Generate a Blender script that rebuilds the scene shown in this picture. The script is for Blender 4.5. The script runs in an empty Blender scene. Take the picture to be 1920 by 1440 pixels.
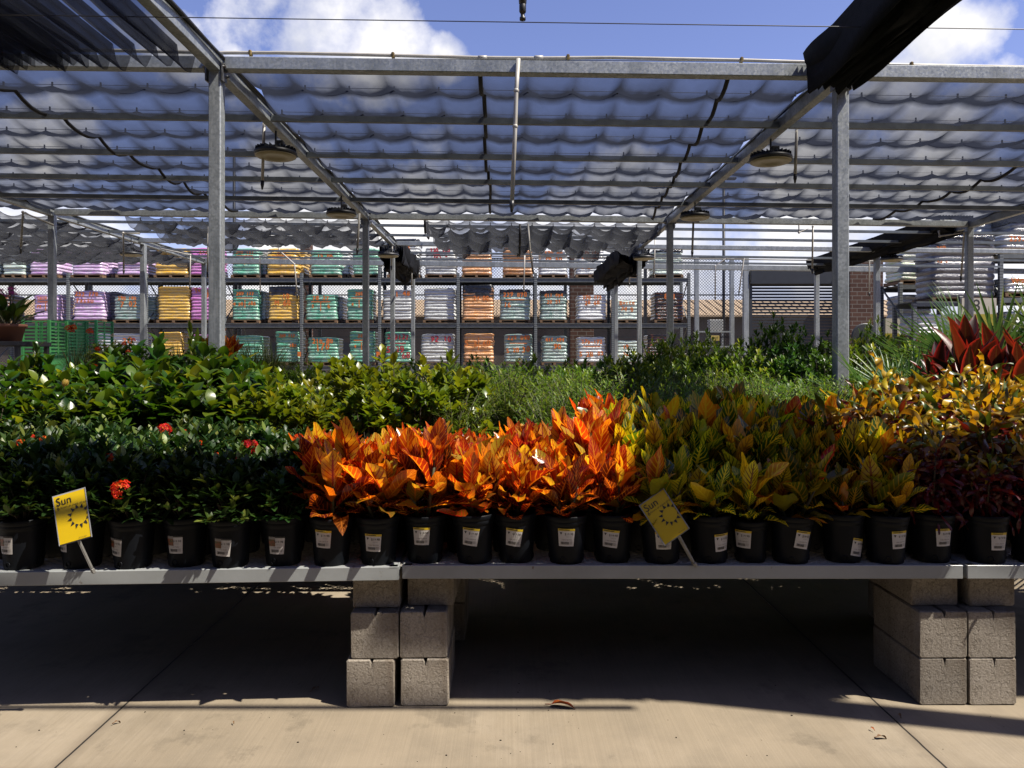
import bpy, math, random
import numpy as np
from mathutils import Vector, Matrix
R = math.radians
PI = math.pi
rng = random.Random(7)
scene = bpy.context.scene
col = scene.collection
# ------------------------------------------------------------------ camera
F, CX, CY, EYE = 1400.0, 952.0, 675.0, 1.402
cam_d = bpy.data.cameras.new('camera'); cam = bpy.data.objects.new('camera', cam_d); col.objects.link(cam)
cam.location = (0, 0, EYE); cam.rotation_euler = (R(90), 0, 0)
cam_d.sensor_width = 36; cam_d.lens = 36*F/1920
cam_d.shift_x = (960-CX)/1920; cam_d.shift_y = -(720-CY)/1920
cam_d.clip_start = .05; cam_d.clip_end = 2000
scene.camera = cam
def X_(px, Y): return (px-CX)/F*Y
def Z_(py, Y): return EYE-(py-CY)/F*Y
def P(px, py, Y): return Vector((X_(px, Y), Y, Z_(py, Y)))
# ------------------------------------------------------------------ tagging
def tag(o, label=None, cat=None, group=None, kind=None):
    if label: o['label'] = label
    if cat: o['category'] = cat
    if group: o['group'] = group
    if kind: o['kind'] = kind
    return o
def thing(name, label, cat, loc=(0, 0, 0), rz=0, group=None):
    o = bpy.data.objects.new(name, None); col.objects.link(o)
    o.empty_display_size = .1
    o.location = loc; o.rotation_euler = (0, 0, rz)
    return tag(o, label, cat, group)
def link(name, me, parent=None, loc=None):
    o = bpy.data.objects.new(name, me); col.objects.link(o)
    if parent is not None: o.parent = parent
    if loc is not None: o.location = loc
    return o
ORD = ['first', 'second', 'third', 'fourth', 'fifth', 'sixth', 'seventh', 'eighth', 'ninth', 'tenth', 'eleventh', 'twelfth',
       'thirteenth', 'fourteenth', 'fifteenth', 'sixteenth', 'seventeenth', 'eighteenth', 'nineteenth', 'twentieth',
       'twenty-first', 'twenty-second', 'twenty-third', 'twenty-fourth', 'twenty-fifth', 'twenty-sixth']
for _t in ('thirt', 'fort', 'fift', 'sixt'):
    ORD += [_t+'ieth'] + [_t+'y-'+_o for _o in ORD[:9]]
ORD[26:26] = ['twenty-seventh', 'twenty-eighth', 'twenty-ninth']
# ------------------------------------------------------------------ mesh builder
class MB:
    def __init__(s): s.v = []; s.f = []; s.m = []; s.uv = []; s.lc = []; s.n = 0
    def add(s, vs, fs, mi=0, uv=None, lc=(0, 0, 0)):
        vs = [tuple(q) for q in vs]; b = s.n
        s.v += vs; s.n += len(vs)
        s.f += [tuple(b+i for i in f) for f in fs]; s.m += [mi]*len(fs)
        s.uv += [tuple(q) for q in uv] if uv is not None else [(0, 0)]*len(vs)
        if isinstance(lc, list): s.lc += lc
        else: s.lc += [lc]*len(vs)
        return s
    def box(s, c, size, rot=None, mi=0, bev=0, lc=(0, 0, 0)):
        hx, hy, hz = size[0]/2, size[1]/2, size[2]/2
        if bev <= 0:
            vs = [Vector((x*hx, y*hy, z*hz)) for x in (-1, 1) for y in (-1, 1) for z in (-1, 1)]
            fs = [(0, 1, 3, 2), (4, 6, 7, 5), (0, 4, 5, 1), (2, 3, 7, 6), (0, 2, 6, 4), (1, 5, 7, 3)]
        else:
            b = min(bev, hx*.9, hy*.9, hz*.9)
            vs = []; idx = {}
            for x in (-1, 1):
                for y in (-1, 1):
                    for z in (-1, 1):
                        for ax in range(3):
                            q = [x*hx, y*hy, z*hz]
                            for k in range(3):
                                if k != ax: q[k] -= (x, y, z)[k]*b
                            idx[(x, y, z, ax)] = len(vs); vs.append(Vector(q))
            fs = []
            for ax in range(3):
                o1, o2 = [(1, 2), (0, 2), (0, 1)][ax]
                for sg in (-1, 1):
                    cyc = []
                    for (a, d) in ((-1, -1), (1, -1), (1, 1), (-1, 1)):
                        t = [0, 0, 0]; t[ax] = sg; t[o1] = a; t[o2] = d
                        cyc.append(idx[tuple(t)+(ax,)])
                    fs.append(tuple(cyc))
            for ax in range(3):           # edges along ax
                o1, o2 = [(1, 2), (0, 2), (0, 1)][ax]
                for a in (-1, 1):
                    for d in (-1, 1):
                        k = []
                        for sg in (-1, 1):
                            t = [0, 0, 0]; t[ax] = sg; t[o1] = a; t[o2] = d
                            k.append((idx[tuple(t)+(o1,)], idx[tuple(t)+(o2,)]))
                        fs.append((k[0][0], k[0][1], k[1][1], k[1][0]))
            for x in (-1, 1):
                for y in (-1, 1):
                    for z in (-1, 1):
                        fs.append(tuple(idx[(x, y, z, a)] for a in range(3)))
        if rot is not None: vs = [rot @ q for q in vs]
        c = Vector(c)
        return s.add([q+c for q in vs], fs, mi, lc=lc)
    def bar(s, p0, p1, w, h, mi=0, bev=0):       # box section between two points, w horizontal, h vertical
        p0 = Vector(p0); p1 = Vector(p1); d = p1-p0; L = d.length; d.normalize()
        up = Vector((0, 0, 1)) if abs(d.z) < .95 else Vector((0, 1, 0))
        sd = d.cross(up).normalized(); u2 = sd.cross(d)
        M = Matrix((sd, d, u2)).transposed()
        return s.box((p0+p1)/2, (w, L, h), M, mi, bev)
    def tube(s, pts, r, n=8, mi=0, caps=True):
        pts = [Vector(q) for q in pts]; rings = []
        rr = r if isinstance(r, (list, tuple)) else [r]*len(pts)
        prev = None
        for i, q in enumerate(pts):
            d = (pts[min(i+1, len(pts)-1)]-pts[max(i-1, 0)]).normalized()
            if prev is None:
                up = Vector((0, 0, 1)) if abs(d.z) < .9 else Vector((0, 1, 0))
                a = d.cross(up).normalized()
            else:
                a = (prev-d*prev.dot(d)).normalized()
            prev = a; b = d.cross(a)
            rings.append([q+(a*math.cos(2*PI*k/n)+b*math.sin(2*PI*k/n))*rr[i] for k in range(n)])
        vs = [q for ring in rings for q in ring]; fs = []
        for i in range(len(pts)-1):
            for k in range(n):
                fs.append((i*n+k, i*n+(k+1) % n, (i+1)*n+(k+1) % n, (i+1)*n+k))
        if caps: fs += [tuple(range(n-1, -1, -1)), tuple((len(pts)-1)*n+k for k in range(n))]
        return s.add(vs, fs, mi)
    def lathe(s, prof, n=32, mi=0, c=(0, 0, 0), sq=None):
        vs = []; fs = []
        for (r, z) in prof:
            for k in range(n):
                a = 2*PI*k/n; vs.append((c[0]+r*math.cos(a), c[1]+r*math.sin(a), c[2]+z))
        for i in range(len(prof)-1):
            for k in range(n):
                fs.append((i*n+k, i*n+(k+1) % n, (i+1)*n+(k+1) % n, (i+1)*n+k))
        fs.append(tuple(range(n-1, -1, -1))); fs.append(tuple((len(prof)-1)*n+k for k in range(n)))
        return s.add(vs, fs, mi)
    def grid(s, fn, nu, nv, mi=0, lc=(0, 0, 0)):
        vs = []; uv = []
        for j in range(nv+1):
            for i in range(nu+1):
                vs.append(fn(i/nu, j/nv)); uv.append((i/nu, j/nv))
        fs = [(j*(nu+1)+i, j*(nu+1)+i+1, (j+1)*(nu+1)+i+1, (j+1)*(nu+1)+i) for j in range(nv) for i in range(nu)]
        return s.add(vs, fs, mi, uv, lc)
    def ball(s, c, r, n=10, m=7, mi=0, sx=1, sy=1, sz=1, wob=0):
        vs = []; fs = []; c = Vector(c)
        for j in range(m+1):
            t = PI*j/m
            for i in range(n):
                a = 2*PI*i/n; k = 1+wob*(rng.random()-.5)
                vs.append(c+Vector((math.sin(t)*math.cos(a)*r*sx*k, math.sin(t)*math.sin(a)*r*sy*k, math.cos(t)*r*sz*k)))
        for j in range(m):
            for i in range(n): fs.append((j*n+i, (j+1)*n+i, (j+1)*n+(i+1) % n, j*n+(i+1) % n))
        return s.add(vs, fs, mi)
    # one leaf: base point, direction, up, length, width
    def leaf(s, base, d, up, L, W, kind='ovate', nseg=4, bend=.4, fold=.25, twist=0, lc=(0, 0, 0), wav=0, mi=0):
        d = np.array(d, float); d /= np.linalg.norm(d)+1e-9
        up = np.array(up, float); sd = np.cross(d, up); l = np.linalg.norm(sd)
        if l < 1e-4: sd = np.cross(d, np.array([1, .3, .1])); l = np.linalg.norm(sd)
        sd /= l; up = np.cross(sd, d)
        pos = np.array(base, float); vs = []; uv = []
        ph = rng.random()*6
        for i in range(nseg+1):
            t = i/nseg; a = -bend*t
            dr = d*math.cos(a)+up*math.sin(a); nr = -d*math.sin(a)+up*math.cos(a)
            if kind == 'ovate': w = math.sin(PI*min(1, t**.8*.98+.02))**.85
            elif kind == 'broad': w = max(.06, math.sin(PI*t**.85))**.7
            elif kind == 'lance': w = math.sin(PI*(t*.97+.02))**.9*(1.1-.3*t)
            elif kind == 'strap': w = min(1, .25+t*5)*max(0.02, 1-t**4)**.6
            elif kind == 'blade': w = (1-t)**.7*.95+.04
            elif kind == 'spoon': w = .28+.72*math.sin(PI*min(1, t*1.0))**1.2 if t < .97 else .3
            else: w = 1-t
            w *= W/2
            tw = twist*t
            s2 = sd*math.cos(tw)+nr*math.sin(tw); n2 = -sd*math.sin(tw)+nr*math.cos(tw)
            wz = wav*math.sin(ph+t*9)*w
            vs += [tuple(pos-s2*w+n2*(fold*w+wz)), tuple(pos), tuple(pos+s2*w+n2*(fold*w-wz))]
            uv += [(t, 0), (t, .5), (t, 1)]
            pos = pos+dr*L/nseg
        fs = []
        for i in range(nseg):
            b = i*3; fs += [(b, b+1, b+4, b+3), (b+1, b+2, b+5, b+4)]
        return s.add(vs, fs, mi, uv, lc)
    def mesh(s, name, mats, smooth=False):
        me = bpy.data.meshes.new(name)
        me.from_pydata(s.v, [], s.f)
        for m in (mats if isinstance(mats, (list, tuple)) else [mats]): me.materials.append(m)
        me.polygons.foreach_set('material_index', s.m)
        if smooth: me.polygons.foreach_set('use_smooth', [True]*len(s.f))
        li = np.empty(len(me.loops), dtype=np.int32); me.loops.foreach_get('vertex_index', li)
        uvl = me.uv_layers.new(name='UVMap')
        uvl.data.foreach_set('uv', np.array(s.uv, dtype=np.float32)[li].ravel())
        at = me.attributes.new('lc', 'FLOAT_COLOR', 'POINT')
        c = np.ones((len(s.v), 4), dtype=np.float32); c[:, :3] = np.array(s.lc, dtype=np.float32)
        at.data.foreach_set('color', c.ravel())
        me.update(); return me
    def build(s, name, mats, parent=None, smooth=False, loc=None):
        return link(name, s.mesh(name, mats, smooth), parent, loc)
_tc = {}
def text2d(txt):
    if txt in _tc: return _tc[txt]
    cu = bpy.data.curves.new('lettering', 'FONT'); cu.body = txt; cu.align_x = 'CENTER'; cu.align_y = 'CENTER'; cu.resolution_u = 3
    o = bpy.data.objects.new('lettering', cu); col.objects.link(o)
    dg = bpy.context.evaluated_depsgraph_get()
    me = bpy.data.meshes.new_from_object(o.evaluated_get(dg))
    vs = [(v.co.x, v.co.y) for v in me.vertices]; fs = [tuple(p.vertices) for p in me.polygons]
    bpy.data.objects.remove(o); bpy.data.curves.remove(cu); bpy.data.meshes.remove(me)
    _tc[txt] = (vs, fs); return _tc[txt]
# ------------------------------------------------------------------ materials
ALB = .60      # overall reflectance level that goes with the exposure
class NT:
    def __init__(s, name):
        s.mat = bpy.data.materials.new(name); s.mat.use_nodes = True
        s.t = s.mat.node_tree; s.t.nodes.clear(); s.out = s.n('ShaderNodeOutputMaterial')
    def n(s, ty, **kw):
        x = s.t.nodes.new(ty)
        for k, v in kw.items(): setattr(x, k, v)
        return x
    def l(s, a, b): s.t.links.new(a, b)
    def val(s, sock, v):
        if hasattr(v, 'links') or isinstance(v, bpy.types.NodeSocket): s.l(v, sock)
        else: sock.default_value = v
    def math(s, op, a, b=0.0, c=None, clamp=False):
        x = s.n('ShaderNodeMath', operation=op); x.use_clamp = clamp
        s.val(x.inputs[0], a); s.val(x.inputs[1], b)
        if c is not None: s.val(x.inputs[2], c)
        return x.outputs[0]
    def mix(s, f, a, b, blend='MIX'):
        x = s.n('ShaderNodeMix', data_type='RGBA', blend_type=blend)
        s.val(x.inputs[0], f)
        for i, q in ((6, a), (7, b)): s.val(x.inputs[i], q if not isinstance(q, tuple) else tuple(q)+(1,) if len(q) == 3 else q)
        return x.outputs[2]
    def ramp(s, f, stops, interp='LINEAR'):
        x = s.n('ShaderNodeValToRGB'); x.color_ramp.interpolation = interp
        e = x.color_ramp.elements
        while len(e) < len(stops): e.new(.5)
        for i, (p, c) in enumerate(stops): e[i].position = p; e[i].color = tuple(c)+(1,) if len(c) == 3 else c
        s.val(x.inputs[0], f); return x.outputs[0]
    def noise(s, vec, scale, detail=4, rough=.6):
        x = s.n('ShaderNodeTexNoise'); x.inputs['Scale'].default_value = scale; x.inputs['Detail'].default_value = detail
        x.inputs['Roughness'].default_value = rough
        if vec is not None: s.l(vec, x.inputs['Vector'])
        return x.outputs[0]
    def coord(s, which='Object', scale=None):
        x = s.n('ShaderNodeTexCoord').outputs[which]
        if scale is None: return x
        m = s.n('ShaderNodeMapping'); m.inputs['Scale'].default_value = scale; s.l(x, m.inputs[0]); return m.outputs[0]
    def bsdf(s, colr, rough=.5, metal=0, spec=.5, **kw):
        b = s.n('ShaderNodeBsdfPrincipled')
        s.val(b.inputs['Base Color'], s.mix(1, colr if not isinstance(colr, tuple) else tuple(colr)[:3]+(1,), (ALB, ALB, ALB), 'MULTIPLY'))
        s.val(b.inputs['Roughness'], rough); s.val(b.inputs['Metallic'], metal)
        b.inputs['Specular IOR Level'].default_value = spec
        for k, v in kw.items(): s.val(b.inputs[k.replace('_', ' ')], v)
        return b
    def bump(s, b, h, strength=.3, dist=.01):
        x = s.n('ShaderNodeBump'); x.inputs['Strength'].default_value = strength; x.inputs['Distance'].default_value = dist
        s.l(h, x.inputs['Height']); s.l(x.outputs[0], b.inputs['Normal'])
    def done(s, sh): s.l(sh, s.out.inputs[0]); return s.mat
def pmat(name, c1, c2=None, scale=6, rough=.5, metal=0, spec=.5, bump=0, bscale=None, stretch=None, dist=.005, r2=None, lo=.35, hi=.65, coordk='Object', **kw):
    t = NT(name); v = t.coord(coordk, stretch)
    c2 = c2 or tuple(x*.75 for x in c1)
    f = t.ramp(t.noise(v, scale, 6), [(lo, (0, 0, 0)), (hi, (1, 1, 1))])
    c = t.mix(f, c1, c2)
    b = t.bsdf(c, rough if r2 is None else t.math('ADD', rough, t.math('MULTIPLY', f, r2-rough)), metal, spec, **kw)
    if bump: t.bump(b, t.noise(v, bscale or scale*8, 4), bump, dist)
    return t.done(b.outputs[0])
def uvn_map(t, uvn, sc):
    m = t.n('ShaderNodeMapping'); m.inputs['Scale'].default_value = sc; t.l(uvn.outputs[0], m.inputs[0]); return m.outputs[0]
def leaf_mat(name, stops, trans=.35, rough=.35, vein=None, age=None, tmul=(1.3, 1.3, .8), spec=.5, objvar=.35, blotch=0, agek=1.0, edge=None, huev=.03):
    t = NT(name)
    at = t.n('ShaderNodeAttribute', attribute_name='lc'); sp = t.n('ShaderNodeSeparateColor'); t.l(at.outputs['Color'], sp.inputs[0])
    c = t.ramp(sp.outputs[0], stops)
    uvn = t.n('ShaderNodeUVMap'); su = t.n('ShaderNodeSeparateXYZ'); t.l(uvn.outputs[0], su.inputs[0])
    a = t.math('ABSOLUTE', t.math('MULTIPLY_ADD', su.outputs[1], 2, -1))
    if age is not None: c = t.mix(t.math('MULTIPLY', t.math('SUBTRACT', 1, sp.outputs[1], clamp=True), agek), c, age)
    nz = t.noise(t.coord('Object'), 28, 4)
    if vein:
        vc = t.ramp(sp.outputs[0], vein['stops'])
        p = t.math('FRACT', t.math('SUBTRACT', t.math('MULTIPLY', su.outputs[0], vein['n']), t.math('MULTIPLY', a, vein['k'])))
        ds = t.math('ABSOLUTE', t.math('SUBTRACT', p, .5))
        w = t.math('MULTIPLY_ADD', t.math('SUBTRACT', nz, .5), .35, vein['w'])
        m1 = t.math('SUBTRACT', 1, t.math('DIVIDE', ds, t.math('MAXIMUM', w, .02)), clamp=True)
        m1 = t.math('MULTIPLY', m1, t.math('SUBTRACT', 1.25, a, clamp=True))
        m2 = t.math('SUBTRACT', 1, t.math('DIVIDE', a, vein.get('mid', .16)), clamp=True)
        m = t.math('MINIMUM', t.math('MULTIPLY', t.math('MAXIMUM', m1, m2), 3.2), 1)
        c = t.mix(m, c, vc)
        if blotch:
            bl = t.math('MULTIPLY', t.math('SUBTRACT', t.noise(t.coord('Object'), 11, 3), .5), 4, clamp=True)
            c = t.mix(t.math('MULTIPLY', bl, blotch), c, vc)
    else:
        m2 = t.math('SUBTRACT', 1, t.math('DIVIDE', a, .1), clamp=True)
        c = t.mix(t.math('MULTIPLY', m2, .35), c, t.mix(.5, c, (.25, .3, .1)))
        c = t.mix(t.math('MULTIPLY', nz, .35), c, t.mix(1, c, (.55, .6, .5), 'MULTIPLY'))
    if edge:
        me_ = t.ramp(a, [(.62, (0, 0, 0)), (.95, (1, 1, 1))]); c = t.mix(me_, c, edge)
        sn = t.math('MULTIPLY', t.noise(uvn_map(t, uvn, (1.2, 26, 1)), 3, 3), .8); c = t.mix(sn, c, t.mix(1, c, (.3, .35, .4), 'MULTIPLY'))
    oi = t.n('ShaderNodeObjectInfo')
    hs = t.n('ShaderNodeHueSaturation'); t.l(c, hs.inputs['Color'])
    t.l(t.math('MULTIPLY_ADD', oi.outputs['Random'], objvar, 1-objvar/2), hs.inputs['Value'])
    t.l(t.math('MULTIPLY_ADD', oi.outputs['Random'], huev, .5-huev/2), hs.inputs['Hue'])
    c = hs.outputs[0]
    b = t.bsdf(c, rough, 0, spec)
    t.bump(b, t.noise(t.coord('Object'), 60, 2), .25, .002)
    tr = t.n('ShaderNodeBsdfTranslucent'); t.l(t.mix(1, c, tuple(q*ALB for q in tmul), 'MULTIPLY'), tr.inputs[0])
    mx = t.n('ShaderNodeMixShader'); mx.inputs[0].default_value = trans
    t.l(b.outputs[0], mx.inputs[1]); t.l(tr.outputs[0], mx.inputs[2])
    return t.done(mx.outputs[0])
def cloth_mat(name, a0, a1, c):
    t = NT(name)
    lw = t.n('ShaderNodeLayerWeight'); lw.inputs[0].default_value = .5
    at = t.n('ShaderNodeAttribute', attribute_name='lc'); sp = t.n('ShaderNodeSeparateColor'); t.l(at.outputs['Color'], sp.inputs[0])
    nz = t.noise(t.coord('Object'), 3, 4)
    f = t.math('POWER', lw.outputs['Facing'], 1.9)
    al = t.math('ADD', t.math('MULTIPLY_ADD', f, a1-a0, a0), t.math('MULTIPLY_ADD', sp.outputs[0], .42, t.math('MULTIPLY', t.math('SUBTRACT', nz, .5), .2)), clamp=True)
    d = t.n('ShaderNodeBsdfDiffuse'); d.inputs[0].default_value = c+(1,)
    tr = t.n('ShaderNodeBsdfTranslucent'); tr.inputs[0].default_value = tuple(x*1.6 for x in c)+(1,)
    m0 = t.n('ShaderNodeMixShader'); m0.inputs[0].default_value = .4; t.l(d.outputs[0], m0.inputs[1]); t.l(tr.outputs[0], m0.inputs[2])
    tp = t.n('ShaderNodeBsdfTransparent')
    mx = t.n('ShaderNodeMixShader'); t.l(al, mx.inputs[0]); t.l(tp.outputs[0], mx.inputs[1]); t.l(m0.outputs[0], mx.inputs[2])
    return t.done(mx.outputs[0])
M = {}
# concrete floor with broom lines and sawn joints
def floor_mat():
    t = NT('concrete_floor'); o = t.coord('Object')
    sx = t.n('ShaderNodeSeparateXYZ'); t.l(o, sx.inputs[0])
    big = t.noise(o, .9, 6); mid = t.noise(o, 5, 6); fine = t.noise(o, 160, 3)
    mp = t.n('ShaderNodeMapping'); mp.inputs['Scale'].default_value = (95, 1.1, 1); mp.inputs['Rotation'].default_value = (0, 0, R(3)); t.l(o, mp.inputs[0])
    broom = t.noise(mp.outputs[0], 1, 3)
    c = t.mix(t.ramp(big, [(.35, (0, 0, 0)), (.7, (1, 1, 1))]), (.42, .345, .245), (.33, .27, .19))
    c = t.mix(t.math('MULTIPLY', t.ramp(mid, [(.45, (0, 0, 0)), (.75, (1, 1, 1))]), .55), c, (.27, .225, .165))
    st = t.ramp(t.noise(o, 2.3, 8, .7), [(.56, (0, 0, 0)), (.63, (1, 1, 1))])
    c = t.mix(t.math('MULTIPLY', st, .5), c, (.20, .165, .12))
    sw_ = t.ramp(t.noise(t.coord('Object', (1, .45, 1)), 1.3, 9, .72), [(.5, (0, 0, 0)), (.66, (1, 1, 1))])
    c = t.mix(t.math('MULTIPLY', sw_, .45), c, (.52, .44, .33))
    dk = t.ramp(t.noise(o, 26, 5, .6), [(.70, (0, 0, 0)), (.74, (1, 1, 1))])
    c = t.mix(t.math('MULTIPLY', dk, .55), c, (.10, .075, .05))
    c = t.mix(t.math('MULTIPLY', broom, .62), c, t.mix(1, c, (.62, .62, .62), 'MULTIPLY'))
    c = t.mix(t.math('MULTIPLY', t.ramp(fine, [(.62, (0, 0, 0)), (.7, (1, 1, 1))]), .3), c, (.5, .43, .32))
    def joint(axis, off, per, wd=.0017):
        p = t.math('FRACT', t.math('ADD', t.math('DIVIDE', t.math('SUBTRACT', sx.outputs[axis], off), per), .5))
        wob = t.math('MULTIPLY', t.math('SUBTRACT', t.noise(o, 9, 4), .5), .0016)
        dd = t.math('ABSOLUTE', t.math('ADD', t.math('SUBTRACT', p, .5), wob))
        return t.math('SUBTRACT', 1, t.math('DIVIDE', dd, wd), clamp=True)
    j = t.math('MAXIMUM', joint(0, -1.556, 3.063), joint(1, 5.6, 3.063))
    jd = t.math('MULTIPLY', t.math('MAXIMUM', joint(0, -1.556, 3.063, .016), joint(1, 5.6, 3.063, .016)), t.math('MULTIPLY', mid, .9))
    c = t.mix(jd, c, (.16, .125, .09))
    c = t.mix(t.math('MULTIPLY', j, 2.5, clamp=True), c, (.03, .026, .02))
    b = t.bsdf(c, .85, 0, .25)
    h = t.math('ADD', t.math('MULTIPLY', broom, .6), t.math('SUBTRACT', t.math('MULTIPLY', fine, .4), t.math('MULTIPLY', j, 2)))
    t.bump(b, h, .5, .003)
    return t.done(b.outputs[0])
M['floor'] = floor_mat()
def block_mat():
    t = NT('concrete_block'); o = t.coord('Object'); oi = t.n('ShaderNodeObjectInfo')
    g = t.noise(o, 170, 3, .7); w = t.noise(o, 7, 5)
    c = t.mix(t.ramp(g, [(.35, (0, 0, 0)), (.65, (1, 1, 1))]), (.32, .275, .22), (.52, .465, .39))
    c = t.mix(t.math('MULTIPLY', t.ramp(w, [(.4, (0, 0, 0)), (.7, (1, 1, 1))]), .6), c, (.27, .225, .175))
    dr = t.ramp(t.noise(t.coord('Object', (9, 9, 1.2)), 1.6, 6, .6), [(.5, (0, 0, 0)), (.66, (1, 1, 1))])
    c = t.mix(t.math('MULTIPLY', dr, .5), c, (.20, .15, .105))
    hs = t.n('ShaderNodeHueSaturation'); t.l(c, hs.inputs['Color']); t.l(t.math('MULTIPLY_ADD', oi.outputs['Random'], .3, .85), hs.inputs['Value'])
    b = t.bsdf(hs.outputs[0], .95, 0, .15)
    t.bump(b, t.math('ADD', g, t.math('MULTIPLY', t.ramp(t.noise(o, 60, 4), [(.55, (1, 1, 1)), (.62, (0, 0, 0))]), .8)), .9, .004)
    return t.done(b.outputs[0])
M['block'] = block_mat()
def rail_mat():
    t = NT('painted_steel'); o = t.coord('Object')
    c = t.mix(t.ramp(t.noise(o, 3, 5), [(.4, (0, 0, 0)), (.7, (1, 1, 1))]), (.40, .42, .42), (.32, .335, .33))
    rs = t.ramp(t.noise(o, 11, 8, .7), [(.64, (0, 0, 0)), (.7, (1, 1, 1))])
    c = t.mix(rs, c, (.13, .06, .025))
    b = t.bsdf(c, t.math('MULTIPLY_ADD', rs, .4, .38), 0, .5)
    t.bump(b, t.noise(o, 40, 4), .15, .003)
    return t.done(b.outputs[0])
M['rail'] = rail_mat()
M['deck'] = pmat('galvanised_mesh', (.72, .68, .62), (.5, .47, .42), 14, .45, .3)
def galv_mat():
    t = NT('galvanised_steel'); o = t.coord('Object')
    vo = t.n('ShaderNodeTexVoronoi'); vo.inputs['Scale'].default_value = 55; t.l(o, vo.inputs['Vector'])
    sp = t.n('ShaderNodeSeparateColor'); t.l(vo.outputs['Color'], sp.inputs[0])
    c = t.mix(sp.outputs[0], (.52, .555, .565), (.36, .39, .40))
    big = t.ramp(t.noise(t.coord('Object', (1, 1, .3)), 6, 7, .65), [(.42, (0, 0, 0)), (.68, (1, 1, 1))])
    c = t.mix(t.math('MULTIPLY', big, .7), c, (.24, .265, .275))
    dr = t.ramp(t.noise(t.coord('Object', (14, 14, .8)), 1.5, 5, .6), [(.60, (0, 0, 0)), (.68, (1, 1, 1))])
    c = t.mix(t.math('MULTIPLY', dr, .45), c, (.64, .66, .66))
    rs = t.ramp(t.noise(o, 17, 8, .75), [(.70, (0, 0, 0)), (.75, (1, 1, 1))])
    c = t.mix(t.math('MULTIPLY', rs, .6), c, (.16, .085, .04))
    b = t.bsdf(c, t.math('MULTIPLY_ADD', sp.outputs[1], .2, .38), .5)
    t.bump(b, t.noise(o, 40, 4), .12, .004)
    return t.done(b.outputs[0])
M['galv'] = galv_mat()
M['galv_dark'] = pmat('dull_galvanised_steel', (.22, .25, .265), (.15, .17, .185), 7, .5, .45)
M['zinc'] = pmat('zinc_bolts', (.4, .4, .4), (.2, .2, .2), 30, .4, .8)
M['black_cable'] = pmat('black_cable', (.012, .012, .014), (.02, .02, .022), 9, .5)
M['pvc'] = pmat('pvc_pipe', (.62, .6, .54), (.45, .42, .36), 5, .45, bump=.05)
M['brass'] = pmat('brass_clamp', (.45, .32, .1), (.2, .13, .05), 20, .4, .8)
M['nozzle'] = pmat('black_nozzle', (.015, .015, .015), (.03, .03, .03), 30, .4)
M['cloth'] = cloth_mat('shade_cloth', .62, .97, (.018, .021, .031))
M['cloth_dense'] = cloth_mat('doubled_shade_cloth', .46, .88, (.035, .037, .042))
M['cloth_long'] = cloth_mat('half_drawn_cloth', .54, .97, (.016, .018, .026))
M['cloth_roll'] = pmat('gathered_black_cloth', (.006, .007, .009), (.012, .013, .017), 14, .85, spec=.12, bump=.4, bscale=90, dist=.01)
M['seam'] = pmat('cloth_webbing', (.01, .01, .012), (.02, .02, .022), 20, .8)
M['pot'] = pmat('black_nursery_pot', (.004, .005, .008), (.006, .008, .011), 12, .5, spec=.14, bump=.15, bscale=70, dist=.002)
M['soil'] = pmat('potting_soil', (.035, .022, .013), (.012, .008, .005), 60, .95, bump=1, bscale=120, dist=.01)
M['stem'] = pmat('plant_stem', (.09, .10, .03), (.07, .05, .03), 30, .6)
M['twig'] = pmat('woody_stem', (.10, .075, .045), (.05, .035, .02), 30, .8)
M['white_tag'] = pmat('white_label', (.72, .68, .64), (.62, .58, .54), 20, .45)
M['yellow_tag'] = pmat('yellow_label', (.80, .56, .01), (.7, .45, .01), 20, .45)
M['ink'] = pmat('black_ink', (.02, .018, .018), (.03, .026, .026), 20, .5)
M['grey_ink'] = pmat('grey_ink', (.32, .29, .27), (.24, .22, .2), 20, .5)
M['photo_red'] = pmat('printed_red_flower', (.35, .05, .015), (.05, .08, .015), 90, .4)
M['sign_yellow'] = pmat('yellow_sign', (.88, .60, .006), (.80, .53, .006), 4, .3)
M['clear_edge'] = pmat('clear_plastic_edge', (.5, .5, .5), (.3, .3, .32), 10, .15)
M['stake'] = pmat('grey_plastic_stake', (.32, .31, .28), (.22, .21, .19), 10, .5)
M['rack'] = pmat('rack_steel', (.17, .19, .195), (.12, .135, .14), 6, .5, .2)
def upright_mat():
    t = NT('perforated_upright'); o = t.coord('Object'); s = t.n('ShaderNodeSeparateXYZ'); t.l(o, s.inputs[0])
    p = t.math('ABSOLUTE', t.math('SUBTRACT', t.math('FRACT', t.math('MULTIPLY', s.outputs[2], 13)), .5))
    c = t.mix(t.math('GREATER_THAN', p, .32), (.20, .22, .225), (.07, .08, .085))
    return t.done(t.bsdf(c, .5, .2).outputs[0])
M['upright'] = upright_mat()
M['deck_dark'] = pmat('wire_decking', (.07, .075, .08), (.045, .05, .055), 20, .6, .3)
M['wood'] = pmat('pallet_wood', (.28, .17, .085), (.16, .09, .045), 14, .85, stretch=(1, 6, 6))
M['orange_paint'] = pmat('orange_spray_paint', (.80, .17, .012), (.72, .24, .05), 12, .6)
M['red_paint'] = pmat('red_spray_paint', (.55, .012, .03), (.5, .05, .08), 12, .6)
M['wrap_dark'] = pmat('dark_stretch_wrap', (.02, .024, .032), (.07, .075, .085), 6, .18, bump=.7, bscale=14, dist=.04)
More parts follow.
